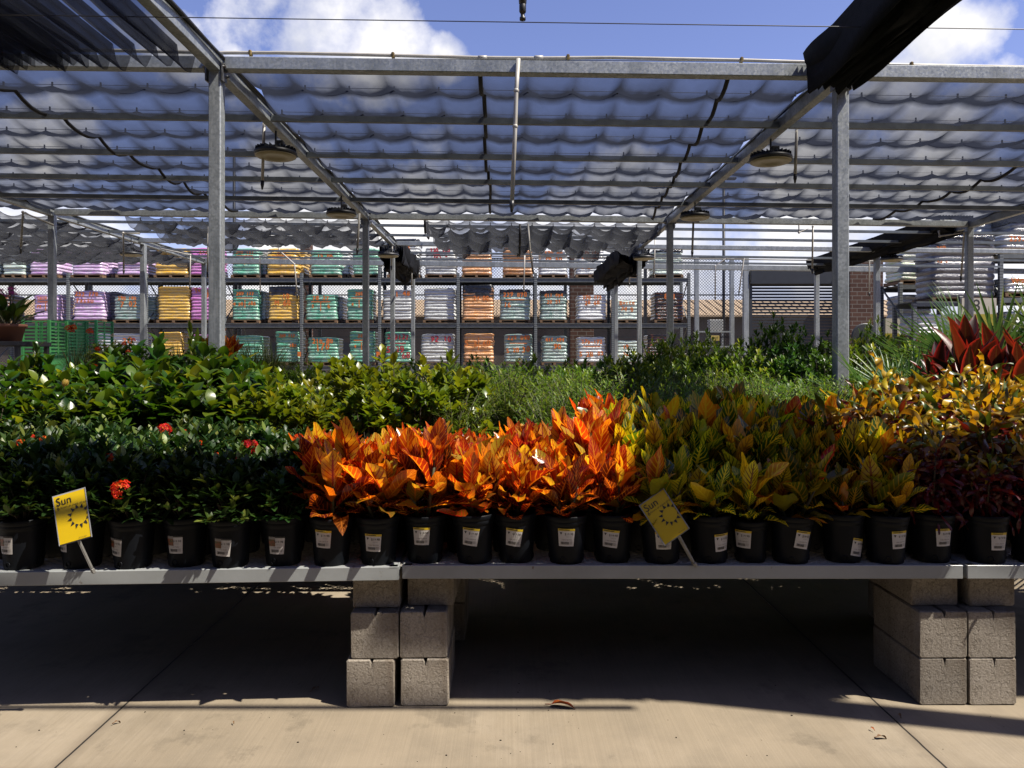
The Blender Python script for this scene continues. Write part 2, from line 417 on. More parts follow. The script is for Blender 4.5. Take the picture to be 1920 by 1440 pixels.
def bag_mat(name, a, b, c, film=.35):
    t = NT(name); o = t.coord('Object')
    at = t.n('ShaderNodeAttribute', attribute_name='lc'); sp = t.n('ShaderNodeSeparateColor'); t.l(at.outputs['Color'], sp.inputs[0])
    mp = t.n('ShaderNodeMapping'); mp.inputs['Scale'].default_value = (1.4, 1.4, 9); t.l(o, mp.inputs[0])
    off = t.n('ShaderNodeVectorMath', operation='ADD'); t.l(mp.outputs[0], off.inputs[0]); t.l(at.outputs['Color'], off.inputs[1])
    n1 = t.noise(off.outputs[0], 2.2, 5, .65)
    col_ = t.mix(t.ramp(n1, [(.40, (0, 0, 0)), (.50, (1, 1, 1))]), a, b)
    n2 = t.noise(off.outputs[0], 5.5, 4)
    col_ = t.mix(t.ramp(n2, [(.58, (0, 0, 0)), (.64, (1, 1, 1))]), col_, c)
    mf = t.n('ShaderNodeMapping'); mf.inputs['Scale'].default_value = (1, 1, 1.4); t.l(o, mf.inputs[0])
    n3 = t.noise(mf.outputs[0], 3, 6)
    col_ = t.mix(t.math('MULTIPLY', t.ramp(n3, [(.42, (0, 0, 0)), (.7, (1, 1, 1))]), film*.85), col_, (.62, .66, .66))
    bs = t.bsdf(col_, .28, 0, .6); bs.inputs['Coat Weight'].default_value = .5; bs.inputs['Coat Roughness'].default_value = .12
    t.bump(bs, t.noise(mp.outputs[0], 9, 4), .6, .03)
    return t.done(bs.outputs[0])
BAG = {
 'green': bag_mat('green_bags', (.05, .36, .20), (.16, .55, .36), (.62, .78, .68), .6),
 'teal': bag_mat('teal_bags', (.08, .22, .18), (.34, .50, .43), (.74, .78, .76), .65),
 'lilac': bag_mat('lilac_bags', (0.679, 0.333, 0.762), (0.877, 0.613, 0.943), (0.97, 0.97, 0.97), .5),
 'magenta': bag_mat('magenta_bags', (0.679, 0.136, 0.548), (0.778, 0.267, 0.679), (0.877, 0.514, 0.679), .25),
 'yellow': bag_mat('yellow_bags', (.95, .52, .02), (.95, .60, .09), (.46, .36, .33), .2),
 'orange': bag_mat('orange_bags', (.90, .33, .06), (.95, .46, .16), (.92, .64, .38), .3),
 'silver': bag_mat('silver_bags', (0.56, 0.582, 0.56), (0.739, 0.762, 0.739), (0.27, 0.29, 0.28), .45),
 'white': bag_mat('white_bags', (0.97, 0.97, 0.97), (0.843, 0.877, 0.877), (0.679, 0.745, 0.712), .4),
 'pale': bag_mat('pale_green_bags', (0.514, 0.712, 0.613), (0.762, 0.909, 0.81), (0.926, 0.877, 0.613), .45),
 'lime': bag_mat('lime_green_bags', (0.613, 0.926, 0.383), (0.97, 0.97, 0.81), (0.514, 0.712, 0.448), .4),
 'black': bag_mat('black_and_orange_bags', (0.015, 0.015, 0.017), (0.03, 0.025, 0.025), (0.97, 0.25, 0.036), .05),
 'grey': bag_mat('dark_silver_bags', (0.085, 0.085, 0.1), (0.2, 0.2, 0.225), (0.04, 0.04, 0.05), .22),
 'unused': bag_mat('spare_bags', (0.207, 0.207, 0.233), (0.431, 0.431, 0.465), (0.08, 0.08, 0.1), .3),
}
M['tan'] = pmat('tan_metal_roof', (.50, .37, .23), (.44, .32, .19), 3, .6, stretch=(4, .3, .3))
M['dark_wall'] = pmat('dark_brown_wall', (.12, .095, .075), (.08, .065, .05), .6, .9)  # plain dark brown with slight variation
def brick_mat():
    t = NT('red_brown_brick'); o = t.coord('Object')
    mp = t.n('ShaderNodeMapping'); mp.inputs['Rotation'].default_value = (R(90), 0, 0); t.l(o, mp.inputs[0])
    br = t.n('ShaderNodeTexBrick'); t.l(mp.outputs[0], br.inputs[0])
    br.inputs['Color1'].default_value = (.08, .042, .032, 1); br.inputs['Color2'].default_value = (.11, .058, .043, 1); br.inputs['Mortar'].default_value = (.2, .18, .16, 1)
    br.inputs['Scale'].default_value = 1; br.inputs['Brick Width'].default_value = .36; br.inputs['Row Height'].default_value = .16; br.inputs['Mortar Size'].default_value = .012
    return t.done(t.bsdf(br.outputs[0], .9, 0, .2).outputs[0])
M['brick'] = brick_mat()
M['dark_slat'] = pmat('dark_blue_grey_slats', (.025, .03, .038), (.018, .022, .028), 5, .45)
M['chain'] = pmat('black_chain_link', (.05, .055, .065), (.035, .04, .05), 10, .5, .3)
M['pole'] = pmat('dark_lamp_pole', (.025, .03, .038), (.04, .045, .05), 4, .5)
M['cart'] = pmat('green_cart_plastic', (.16, .72, .20), (.12, .6, .16), 6, .45)
M['cart_dark'] = pmat('dark_green_cart', (.03, .26, .11), (.024, .2, .08), 6, .45)
M['terracotta'] = pmat('terracotta_plastic', (.36, .15, .08), (.3, .12, .065), 5, .6)
M['table'] = pmat('dark_table', (.06, .06, .06), (.03, .03, .03), 8, .7)
M['lamp_body'] = pmat('dark_lamp_housing', (.05, .055, .06), (.03, .03, .035), 10, .45, .3)
M['lamp_ring'] = pmat('cream_lamp_lens', (.5, .43, .24), (.4, .34, .18), 8, .4)
M['box_grey'] = pmat('light_grey_cabinet', (.45, .46, .45), (.38, .4, .39), 4, .5)
M['cream'] = pmat('cream_board', (.62, .58, .48), (.55, .51, .42), 5, .55)
M['olive'] = pmat('yellow_green_board', (.42, .36, .012), (.36, .3, .012), 5, .55)
M['red_strip'] = pmat('red_strip', (.5, .02, .03), (.42, .02, .025), 8, .5)
M['exit'] = pmat('yellow_exit_sign', (.62, .48, .12), (.55, .42, .1), 8, .5)
# ------------------------------------------------------------------ leaf materials
GRN = [(0, (.05, .12, .014)), (.5, (.15, .26, .02)), (.8, (.30, .40, .03)), (1, (.5, .54, .07))]
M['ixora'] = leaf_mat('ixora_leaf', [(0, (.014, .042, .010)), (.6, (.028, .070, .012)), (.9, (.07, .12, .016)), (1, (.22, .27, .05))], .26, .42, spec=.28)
M['hibis'] = leaf_mat('hibiscus_leaf', [(0, (.018, .055, .010)), (.45, (.045, .11, .012)), (.8, (.12, .19, .016)), (1, (.30, .33, .03))], .42, .3, tmul=(1.7, 1.5, .5))
M['bright'] = leaf_mat('bright_shrub_leaf', [(0, (.06, .12, .012)), (.4, (.13, .2, .015)), (.8, (.24, .29, .02)), (1, (.38, .38, .035))], .45, .33, tmul=(1.6, 1.4, .5))
M['fine'] = leaf_mat('feathery_leaf', [(0, (.07, .15, .016)), (.6, (.17, .28, .024)), (1, (.38, .44, .06))], .45, .5)
M['bush'] = leaf_mat('bush_leaf', GRN, .4, .4)
M['bush_dark'] = leaf_mat('dark_bush_leaf', [(0, (.035, .10, .014)), (.7, (.09, .2, .022)), (1, (.22, .34, .05))], .36, .4)
M['grass'] = leaf_mat('grassy_leaf', [(0, (.05, .09, .015)), (.6, (.11, .16, .02)), (1, (.26, .26, .05))], .4, .5)
M['palm'] = leaf_mat('palm_leaf', [(0, (.05, .13, .04)), (.7, (.13, .24, .07)), (1, (.34, .42, .16))], .3, .35)
M['cordy'] = leaf_mat('cordyline_leaf', [(0, (.03, .012, .012)), (.5, (.09, .022, .014)), (.85, (.20, .035, .015)), (1, (.34, .06, .03))], .35, .4, tmul=(2, 1.1, .6), edge=(.42, .03, .03))
M['croton_red'] = leaf_mat('red_croton_leaf', [(0, (.04, .05, .014)), (.12, (.20, .012, .014)), (.30, (.50, .018, .014)), (.46, (.72, .07, .012)), (.56, (.92, .27, .012)), (.66, (.97, .50, .02)), (.80, (.97, .68, .06)), (.93, (.40, .46, .03)), (1, (.10, .22, .015))],
    .54, .25, dict(n=8, k=1.7, w=.105, mid=.12, stops=[(0, (.60, .16, .02)), (.34, (.85, .26, .02)), (.48, (.95, .52, .04)), (.62, (.42, .02, .02)), (.84, (.36, .035, .02)), (1, (.85, .55, .05))]), tmul=(2.2, 1.5, .55), blotch=.3, objvar=.3, age=(0.07, 0.012, 0.01), agek=.85)
M['croton_yel'] = leaf_mat('yellow_croton_leaf', [(0, (0.02, 0.07, 0.012)), (.3, (0.07, 0.17, 0.014)), (.48, (0.283, 0.378, 0.019)), (.64, (0.85, 0.661, 0.026)), (.8, (0.944, 0.425, 0.019)), (1, (0.708, 0.083, 0.014))],
    .50, .27, dict(n=8, k=1.7, w=.15, mid=.14, stops=[(0, (.75, .52, .03)), (.46, (.85, .62, .04)), (.56, (.05, .13, .012)), (.7, (.30, .05, .015)), (.85, (.9, .6, .04)), (1, (.9, .4, .03))]), tmul=(2.0, 1.7, .5), blotch=.2, huev=.06, objvar=.7, age=(0.03, 0.055, 0.014), agek=.6)
M['croton_curl'] = leaf_mat('curly_croton_leaf', [(0, (.03, .09, .012)), (.22, (.20, .26, .015)), (.42, (.74, .54, .03)), (.62, (.84, .52, .03)), (.76, (.74, .22, .012)), (1, (.42, .025, .012))],
    .35, .36, None, age=(.15, .010, .010), tmul=(1.5, 1.1, .45))
M['petal_red'] = leaf_mat('orange_red_petal', [(0, (.80, .03, .006)), (.6, (.95, .10, .006)), (1, (.97, .30, .02))], .4, .6, tmul=(1.8, 1.0, .5), spec=.2)
M['petal_white'] = leaf_mat('white_petal', [(0, (.7, .66, .6)), (1, (.8, .5, .5))], .4, .5)
M['petal_purple'] = leaf_mat('purple_bract', [(0, (.22, .01, .16)), (1, (.42, .03, .3))], .4, .5)
M['petal_yellow'] = leaf_mat('yellow_petal', [(0, (.75, .38, .01)), (1, (.85, .5, .02))], .4, .5)
M['bud'] = leaf_mat('yellow_bud', [(0, (.5, .42, .06)), (.6, (.62, .45, .08)), (1, (.6, .28, .08))], .35, .45)
M['dry_leaf'] = pmat('dry_orange_leaf', (.5, .13, .015), (.3, .025, .012), 40, .5)
M['brown_leaf'] = pmat('dry_brown_leaf', (.16, .08, .03), (.3, .14, .04), 40, .7)
# ------------------------------------------------------------------ setting
g = MB(); g.add([(-300, -60, 0), (300, -60, 0), (300, 600, 0), (-300, 600, 0)], [(0, 1, 2, 3)])
tag(g.build('concrete_ground', M['floor']), kind='structure')
# ------------------------------------------------------------------ shade frame
SL = -.013
def zb(X, base=4.0): return base + SL*X          # underside height of the frame's beams
XL, XR, XLL, XRR = -2.65, 3.03, -8.54, 8.65
fr = thing('shade_structure', 'galvanised steel post and beam frame spanning the nursery yard', 'shade structure')
def part(mb, name, m, smooth=False, parent=fr): return mb.build(name, m, parent, smooth)
YR = (6.8, 13.95, 17.2, 20.9)
for X in (XL, XR):
    for i, Y in enumerate(YR):
        w = .112 if i < 2 else .10
        part(MB().box((X, Y, zb(X)/2), (w, w, zb(X)), bev=.008), 'column', M['galv'])
        pl = MB()
        for sx in (-1, 1):
            pl.box((X+sx*.075, Y-.02, zb(X)-.03), (.012, .10, .16))
            for k in range(3): pl.tube([(X+sx*.11, Y-.055+k*.04, zb(X)+.02-.035*k), (X+sx*.065, Y-.055+k*.04, zb(X)+.02-.035*k)], .011, 6)
        part(pl, 'bracket', M['zinc'])
for X, ys in ((XLL, (14, 17.5, 21.0)), (XRR, (14, 17.5, 20.9))):
    for Y in ys:
        part(MB().box((X, Y, zb(X)/2), (.115, .115, zb(X)), bev=.008), 'column', M['galv'])
def cross(Y, x0, x1, h=.115, w=.11, m='galv', z=0):
    part(MB().bar((x0, Y, zb(x0)+h/2+z), (x1, Y, zb(x1)+h/2+z), w, h, bev=.006), 'cross_beam', M[m])
cross(6.8, XL+.09, XR-.07); cross(6.8, XR+.07, 11.5); cross(6.8, -11.5, XL-.09)
cross(13.95, XLL+.1, XL-.09); cross(13.95, XL+.09, XR-.07); cross(13.95, XR+.07, XRR-.08)
cross(17.2, -14, XL-.08, .10); cross(17.2, XL+.08, XR-.08, .10); cross(17.2, XR+.08, 13, .10)
cross(20.9, -15, 15, .14)
part(MB().bar((3.1, 2.13, zb(3.1)+.06), (9, .75, zb(9)+.06), .15, .13), 'cross_beam', M['galv'])
for X, y0, y1 in ((XL, 2.1, 21), (XR, 2.1, 21), (XLL, 6.0, 21.2), (XRR, 6.0, 21.2)):
    b = MB().bar((X, y0, zb(X)+.045), (X, y1, zb(X)+.045), .10, .13, bev=.006)
    b.bar((X, y0, zb(X)+.125), (X, y1, zb(X)+.125), .13, .02)
    part(b, 'long_beam', M['galv'])
    cd = MB()
    pts = [(X+.085+.012*math.sin(k*1.7), y0+(y1-y0)*k/30, zb(X)+.10+.012*math.sin(k*2.3)) for k in range(31)]
    cd.tube(pts, .016, 6)
    part(cd, 'conduit', M['black_cable'], True)
def purlin(Y, x0, x1, z=.02, r=.065):
    part(MB().bar((x0, Y, zb(x0)+z), (x1, Y, zb(x1)+z), .05, r), 'purlin', M['galv_dark'])
for Y in (8.2, 9.65, 11.0, 12.35):
    for x0, x1 in ((-11.5, XL-.06), (XL+.06, XR-.06), (XR+.06, 11.5)): purlin(Y, x0, x1)
for Y in (14.75, 15.9, 18.5, 19.7):
    for x0, x1 in ((-15, XL-.06), (XL+.06, XR-.06), (XR+.06, 13)): purlin(Y, x0, x1, .03, .05)
for Y, z in ((20.3, .22), (21.2, .42)):
    part(MB().tube([(-15, Y, zb(-15)+z), (15, Y, zb(15)+z)], .018, 6), 'tie_tube', M['black_cable'])
# pleated cloth, for the drawn back cloths and the unseen bundles added overhead
def pleats(carriers, b0, b1, nb, along, z0, sag, jit=.3):
    mb = MB(); vs = []; nsub = 5; us = []
    for i in range(len(carriers)-1):
        a0, a1 = carriers[i], carriers[i+1]
        sg = sag*(1+jit*(rng.random()-.5)*2)*min(1.3, max(.35, abs(a1-a0)/.25)**.5 if sag < .2 else 1)
        for k in range(nsub):
            u = k/nsub; us.append((a0+(a1-a0)*u, sg*(1-(2*u-1)**2), rng.random()*6))
    us.append((carriers[-1], 0, 0))
    n = len(us)
    for j in range(nb+1):
        b = b0+(b1-b0)*j/nb
        for (a, s, ph) in us:
            zz = (zb(a) if along == 'y' else zb(b))+z0-s*(1+.10*math.sin(b*2.1+ph))
            aa = a+.02*math.sin(b*3+ph)*(s > 0)
            vs.append((aa, b, zz) if along == 'y' else (b, aa, zz))
    fs = [(j*n+i, j*n+i+1, (j+1)*n+i+1, (j+1)*n+i) for j in range(nb) for i in range(n-1)]
    return mb.add(vs, fs)
for xa_, xb_ in ((-.2, 1.12), (3.2, 5.4)):   # unseen bundles, placed to shade the ixora and right-hand croton fronts
    part(pleats([2.13+.045*k for k in range(7)], xa_, xb_, 30, 'x', .05, .22), 'unseen_cloth_bundle', M['cloth_roll'])
part(MB().bar((1.8, 2.085, zb(1.8)+.05), (3.02, 2.085, zb(3.02)+.05), .075, .10), 'cross_beam', M['galv'])  # unseen beam added to shade the middle bench rail
part(MB().bar((3.04, 2.085, zb(3.04)+.05), (3.9, 2.085, zb(3.9)+.05), .07, .09), 'cross_beam', M['galv'])  # right-hand length of the beam added to shade that rail
part(MB().tube([(-7, 1.97, zb(-7)), (3, 1.98, zb(3))], .02, 6), 'support_wire', M['zinc'])
bk = MB(); bk.grid(lambda u, v: (-9+18*u, -6.5+7.7*v, zb(-9+18*u)+.12-.08*abs(math.sin(u*60))-.06*abs(math.sin(v*30))), 120, 60)
part(bk, 'unseen_shade_cloth', M['cloth_dense'], True)  # unseen sheet added behind the camera to cut light bounced off the floor
# wires
for (a, b_) in (((330, 22, 5.6), (1920, 55, 5.6)), ((430, 104, 6.75), (1500, 116, 6.75))):
    p0 = P(*a); p1 = P(*b_); p0.x -= 3
    part(MB().tube([p0, p1], .004, 5), 'support_wire', M['black_cable'])
# ------------------------------------------------------------------ shade cloth panels
def scallop(x0, x1, y0, y1, cx, cy, z0, sx, sy, sub=7, edge=.0, rough=1.0, seams=()):
    nx = max(1, round(abs(x1-x0)/cx)); ny = max(1, round((y1-y0)/cy)); mb = MB()
    r2 = random.Random(int(abs(x0*10)+y0))
    S = [[(1+.7*(r2.random()-.5)*rough, 1+.9*(r2.random()-.5)*rough) for i in range(nx)] for j in range(ny)]
    W = [[.016*(r2.random()-.5)*rough for i in range(nx+1)] for j in range(ny+1)]
    def fn(u, v):
        X = x0+(x1-x0)*u; Y = y0+(y1-y0)*v
        a = min(nx-1, int(u*nx)); b = min(ny-1, int(v*ny)); fu = u*nx-a; fv = v*ny-b
        ky, kx = S[b][a]
        px = 1-(2*fu-1)**2; py = 1-(2*fv-1)**2
        w = W[b][a]*(1-fu)*(1-fv)+W[b][a+1]*fu*(1-fv)+W[b+1][a]*(1-fu)*fv+W[b+1][a+1]*fu*fv
        z = zb(X)+z0-sy*py*ky-sx*px*(.8+.2*kx)+w
        z -= .012*math.sin(fu*17+b*2.1+fv*5)*px*py*rough
        return (X+.02*math.sin(b*1.3), Y+w*2+.02*px*math.sin(a*2.3+b), z)
    mb.grid(fn, nx*sub, ny*sub)
    dl = []
    for (u, v) in mb.uv:      # the cloth is gathered double along each wire and at its clips
        fu = u*nx-math.floor(u*nx-1e-6); fv = v*ny-math.floor(v*ny-1e-6)
        a = max(0, min(1, (fv-.2)/.8))**1.5; b = max(0, 1-fv/.12); c = abs(2*fu-1)**7
        dl.append((min(1, max(a*(.75+.25*c), .6*b, .62*c*(.5+.5*a))), 0, 0))
    mb.lc = dl
    cl = MB()
    for j in range(1, ny):
        for i in range(nx+1):
            q = fn(i/nx, j/ny); cl.box((q[0], q[1], q[2]+.012), (.014, .014, .05))
    wr = MB()
    for j in range(1, ny):
        Y = y0+(y1-y0)*j/ny; wr.tube([(x0, Y, zb(x0)+z0+.012), (x1, Y, zb(x1)+z0+.012)], .003, 4)
    sm = []
    for (xa, xb) in seams:
        q = MB(); pts = []
        for k in range(ny*6+1):
            v = k/(ny*6); u = (xa+(xb-xa)*v-x0)/(x1-x0); f = fn(min(.9999, u), min(.9999, v)); pts.append((f[0], f[1], f[2]-.012))
        q.tube(pts, .022, 6); sm.append(q)
    return mb, cl, wr, sm
def cloth_panel(label, args, mat='cloth', group='stretched shade cloth panels'):
    o = thing('shade_cloth', label, 'shade cloth', group=group)
    mb, cl, wr, sm = args
    mb.build('cloth', M[mat], o, True)
    cl.build('clips', M['seam'], o).name = 'clip_row'
    wr.build('hanging_wire', M['zinc'], o)
    for q in sm: q.build('seam', M['seam'], o, True)
ZC = .17
cloth_panel('grey scalloped shade cloth filling the middle bay between the two tall front posts', scallop(XL+.08, XR-.08, 6.93, 13.85, .455, .745, ZC, .055, .085, seams=((X_(900, 6.95), X_(921, 13.8)), (X_(1368, 6.95), X_(1228, 13.6)))))
cloth_panel('grey scalloped shade cloth left of the left front post', scallop(-11.6, XL-.1, 6.93, 13.85, .5, .745, ZC, .055, .085, seams=((-5.1, -5.0),)))
cloth_panel('grey scalloped shade cloth right of the right front post', scallop(XR+.1, 11.6, 6.93, 13.85, .5, .745, ZC, .055, .085, seams=((6.9, 6.8),)))
cloth_panel('short dark shade cloth drooping behind the middle bay with its left end hanging free', scallop(X_(795, 14.2), XR-.1, 14.15, 17.05, .42, .62, .08, .10, .22, rough=2.0, seams=((X_(797, 14.2), X_(805, 17)), (X_(975, 14.2), X_(972, 17)))), 'cloth_dense')
cloth_panel('dark drooping shade cloth behind the left front post, bunched at its left end', scallop(X_(235, 14.2), XL-.1, 14.15, 17.05, .42, .62, .08, .09, .17, rough=1.6), 'cloth_dense')
cloth_panel('sagging shade cloth at the far left in front of the lilac bag pallets', scallop(-15, XLL-.1, 14.15, 20.8, .5, .7, .10, .09, .15, rough=1.3), 'cloth_dense')
def furled(label, mb, mat='cloth_roll', extra=None):
    o = thing('furled_shade_cloth', label, 'shade cloth', group='drawn back shade cloths')
    mb.build('folded_cloth', M[mat], o, True)
    return o
carr = [-2.74, -2.93, -3.12, -3.31, -3.5, -3.67, -3.8]+[-3.8-.075*k for k in range(1, 22)]
furled('half drawn shade cloth hanging in long folds at the upper left', pleats(carr, 1.95, 6.62, 40, 'y', .16, .24, .25), 'cloth_long')
def roll(x0, w, y0, y1, z0, drop, n=11, flare=0):
    mb = pleats([x0+w*k/n for k in range(n+1)], y0, y1, 36, 'y', z0, drop, .35)
    # the outer skin of the bundle
    def fn(u, v):
        a = PI*(u*1.0); Y = y0+.02+(y1-y0-.04)*v
        rr = 1+.08*math.sin(Y*3.1+u*9)+.05*math.sin(Y*7+u*4)
        X = x0+w/2-w/2*1.04*math.cos(a)*rr
        return (X, Y, zb(X)+z0-drop*.92*math.sin(a)**.8*rr)
    mb.grid(fn, 14, 40)
    xc = x0+w/2
    mb.v = [(xc+(x-xc)*(1+flare*(y1-y)), y, z) for (x, y, z) in mb.v]
    return mb
furled('thick black furled shade cloth along the beam over the right front post', roll(2.68, .48, 2.07, 6.72, .19, .30, flare=.13))
furled('long black furled shade cloth before the dark shutter at the right', roll(8.30, .62, 14.3, 20.7, .29, .36))
furled('short black cloth bundle hanging left of the distant white pallets', roll(-2.98, .55, 17.3, 20.6, .10, .55, 9))
furled('black cloth bundle with ragged end hanging right of the middle racking', roll(2.55, .75, 17.3, 22.2, .05, .42, 9))
# ------------------------------------------------------------------ irrigation pipes
pv = thing('irrigation_pipe', 'cream pipe clamped along the top of the near cross beam', 'water pipe')
pts = [P(x, y-4, 6.8) for x, y in ((60, 97), (230, 99), (405, 103), (520, 103), (700, 107), (900, 112), (1000, 113), (1150, 112), (1400, 117), (1700, 126), (1925, 130))]
MB().tube(pts, .0165, 8).build('pipe', M['pvc'], pv, True)
for x, y in ((470, 104), (737, 108), (1065, 112), (1390, 117), (1708, 126)):
    c = P(x, y-4, 6.8); MB().box(c, (.03, .055, .05), bev=.008).box(c+Vector((0, 0, -.05)), (.016, .03, .07)).build('clamp', M['brass'], pv)
for x in (905, 1010): MB().tube([P(x-8, 108.5, 6.8), P(x+8, 108.5, 6.8)], .023, 8).build('coupling', M['pvc'], pv, True)
def drop(label, pts, Y, r=.016, noz=True, cat='water pipe'):
    o = thing('sprinkler_drop', label, cat, group='sprinkler drop pipes')
    q = [P(p[0], p[1], p[2] if len(p) > 2 else Y) for p in pts]
    MB().tube(q, r, 8).build('pipe', M['pvc'], o, True)
    j = MB()
    for a in q[1:-1]: j.ball(a, r*1.35, 8, 6)
    if len(q) > 2: j.build('elbow', M['pvc'], o, True)
    if noz:
        d = (q[-1]-q[-2]).normalized()
        MB().tube([q[-1]-d*r, q[-1]+d*r*1.5, q[-1]+d*r*3.2, q[-1]+d*r*4.6], [r*1.15, r*1.2, r*.8, r*.5], 8).build('nozzle', M['nozzle'], o, True)
    return o
drop('white sprinkler drop pipe hanging from the middle of the near beam', [(972, 110), (968, 170), (966, 237), (960, 380)], 6.72, .019)
o = drop('grey sprinkler head hanging into the top edge of the view', [(980, -190), (980, 2)], 2.9, .011, False)
q = P(980, 0, 2.9)
MB().lathe([(.009, .03), (.0155, .03), (.0155, .0), (.0145, -.014), (.012, -.016), (.0135, -.02), (.0135, -.045), (.011, -.05), (.008, -.05), (.008, -.066), (.012, -.068), (.012, -.078), (.006, -.080)], 16, c=q).build('nozzle', M['nozzle'], o, True)
for (lab, pts, Y) in (
    ('sprinkler drop pipe beside the left hanging lamp', [(496, 203), (492, 342)], 8.6),
    ('sprinkler drop pipe beside the right hanging lamp', [(1494, 236), (1491, 330)], 8.6),
    ('bent sprinkler pipe at the far left edge', [(100, 422), (43, 398), (39, 466)], 11.5),
    ('sprinkler drop pipe in front of the small drooping cloth', [(990, 420), (994, 470), (999, 506)], 14.5),
    ('sprinkler drop pipe left of the second left post', [(674, 400), (670, 468)], 12.0),
    ('sprinkler drop pipe below the second right lamp', [(1300, 418), (1298, 472)], 12.2),
    ('zigzag sprinkler pipe left of the right front post', [(1498, 415), (1498, 436), (1524, 425), (1523, 506)], 14.2),
    ('sprinkler drop pipe right of the far left post', [(262, 438), (231, 437), (232, 506)], 14.4),
    ('angled sprinkler pipe before the yellow pallets', [(300, 466), (357, 478), (356, 538)], 18.0),
    ('sprinkler drop pipe hanging just left of the left front post', [(391, 425), (389, 512)], 14.3),
    ('bent sprinkler pipe before the first green pallet', [(515, 470), (487, 480), (488, 546)], 19.0),
    ('long sloping sprinkler pipe in front of the yellow top pallet', [(520, 455), (524, 470), (552, 495), (557, 553)], 19.0),
    ('sprinkler drop pipe right of the orange pallets', [(984, 468), (982, 545)], 19.0),
    ('bowed sprinkler pipe before the chain link fence', [(1384, 481), (1362, 484), (1341, 499), (1341, 557)], 19.5),
    ('slanted sprinkler pipe left of the dark shutter', [(1384, 481), (1395, 482), (1386, 546)], 19.4),
    ('sprinkler drop pipe in front of the brick wall', [(1597, 486), (1630, 487), (1630, 550)], 19.0),
    ('sprinkler pipe at the right post before the silver bags', [(1760, 432), (1762, 443), (1808, 436), (1802, 520)], 14.0),
    ('sprinkler drop pipe behind the right cloth bundle', [(1181, 500), (1180, 532)], 20.0),
    ('sprinkler drop pipe by the pale green pallet', [(1228, 450), (1226, 515)], 17.6),
    ('sprinkler drop pipe before the silver pallet', [(736, 442), (734, 500)], 17.0),
    ('sprinkler drop pipe at the second left post', [(772, 482), (772, 536)], 19.5),
    ): drop(lab, pts, Y, .018)
# ------------------------------------------------------------------ hanging lamps
for (lab, px, py, Y, w) in (('round lamp under the left beam beside the left front post', 517, 290, 8.53, 1), ('round lamp under the left beam at the second post', 640, 402, 11.9, 1),
    ('round lamp under the right beam left of the right front post', 1445, 300, 8.6, 1), ('round lamp under the right beam at the second right post', 1303, 407, 12.1, 1),
    ('small distant round lamp under the far left beam', 246, 477, 16.6, 1), ('distant round lamp over the black cloth bundle left of the white pallets', 728, 479, 16.8, 1),
    ('distant round lamp over the ragged black bundle', 1207, 484, 16.8, 1), ('round lamp left of the lime green bags', 1672, 487, 17.0, 1)):
    c = P(px, py, Y)
    o = thing('hanging_lamp', lab, 'lamp', c, 0, 'round hanging lamps')
    MB().lathe([(.06, .10), (.09, .09), (.11, .05), (.2, .045), (.235, .03), (.24, .0), (.225, -.012), (.1, -.012)], 40).build('housing', M['lamp_body'], o, True)
    MB().lathe([(.1, -.013), (.228, -.013), (.228, -.022), (.205, -.034), (.13, -.034), (.1, -.018)], 40).build('lens_ring', M['lamp_ring'], o, True)
    fins = MB()
    for k in range(24):
        a = 2*PI*k/24; fins.box((.16*math.cos(a), .16*math.sin(a), .06), (.13, .008, .035), Matrix.Rotation(a, 3, 'Z'))
    fins.build('fins', M['lamp_body'], o).name = 'cooling_fin'
    hz = max(.12, zb(c.x)-c.z)
    MB().tube([(0, 0, .1), (0, .0, hz)], .012, 6).box((.05, 0, .13), (.09, .07, .06), bev=.01).build('bracket', M['lamp_body'], o)
# ------------------------------------------------------------------ benches and blocks
def bench(label, x0, x1, yf0, yf1, depth, ztop=.581, mats='rail', group='metal plant benches'):
    o = thing('plant_bench', label, 'bench', group=group)
    h, t = .054, .006
    L = x1-x0
    ang = math.atan2(yf1-yf0, L); ca, sa = math.cos(ang), math.sin(ang)
    def T(x, y, z): return Vector((x0+x*ca-y*sa, yf0+x*sa+y*ca, z))
    def rail(xa, ya, xb, yb):
        mb = MB(); d = T(xb, yb, 0)-T(xa, ya, 0); n = Vector((-d.y, d.x, 0)).normalized()
        a, b = T(xa, ya, ztop-h/2), T(xb, yb, ztop-h/2)
        mb.bar(a+n*t/2, b+n*t/2, t, h, bev=.002)
        mb.bar(a+n*.022+Vector((0, 0, h/2-t/2-.001)), b+n*.022+Vector((0, 0, h/2-t/2-.001)), .032, t-.001)
        return mb
    rail(0, 0, L, 0).build('front_rail', M[mats], o)
    rail(L, .0, L, depth).build('end_rail', M[mats], o); rail(0, depth, 0, 0).build('end_rail', M[mats], o)
    rail(L, depth, 0, depth).build('back_rail', M[mats], o)
    for k in (.33, .67):
        MB().bar(T(L*k, .03, ztop-.04), T(L*k, depth-.03, ztop-.04), .03, .03).build('crossbar', M[mats], o)
    # expanded metal deck
    dm = MB(); sx, sy = .046, .021; zt = ztop-.0075
    nx = int((L-.02)/sx); ny = int((depth-.03)/sy)
    vs = []; fs = []
    def strand(a, b):
        d = (b-a).normalized(); n = Vector((-d.y, d.x, 0)); n = n*(.0042 if n.y > 0 else -.0042); k = len(vs); u = Vector((0, 0, .0038))
        vs.extend([a-n-u, a+n+u, b+n+u, b-n-u]); fs.append((k, k+1, k+2, k+3))
    for j in range(ny):
        for i in range(nx):
            cx_, cy_ = .01+i*sx+(sx/2 if j % 2 else 0), .015+j*sy
            c0 = T(cx_, cy_, zt); strand(c0, T(cx_+sx/2, cy_+sy, zt)); strand(c0, T(cx_-sx/2, cy_+sy, zt))
    dm.add(vs, fs); dm.build('mesh_deck', M['deck'], o)
    return T
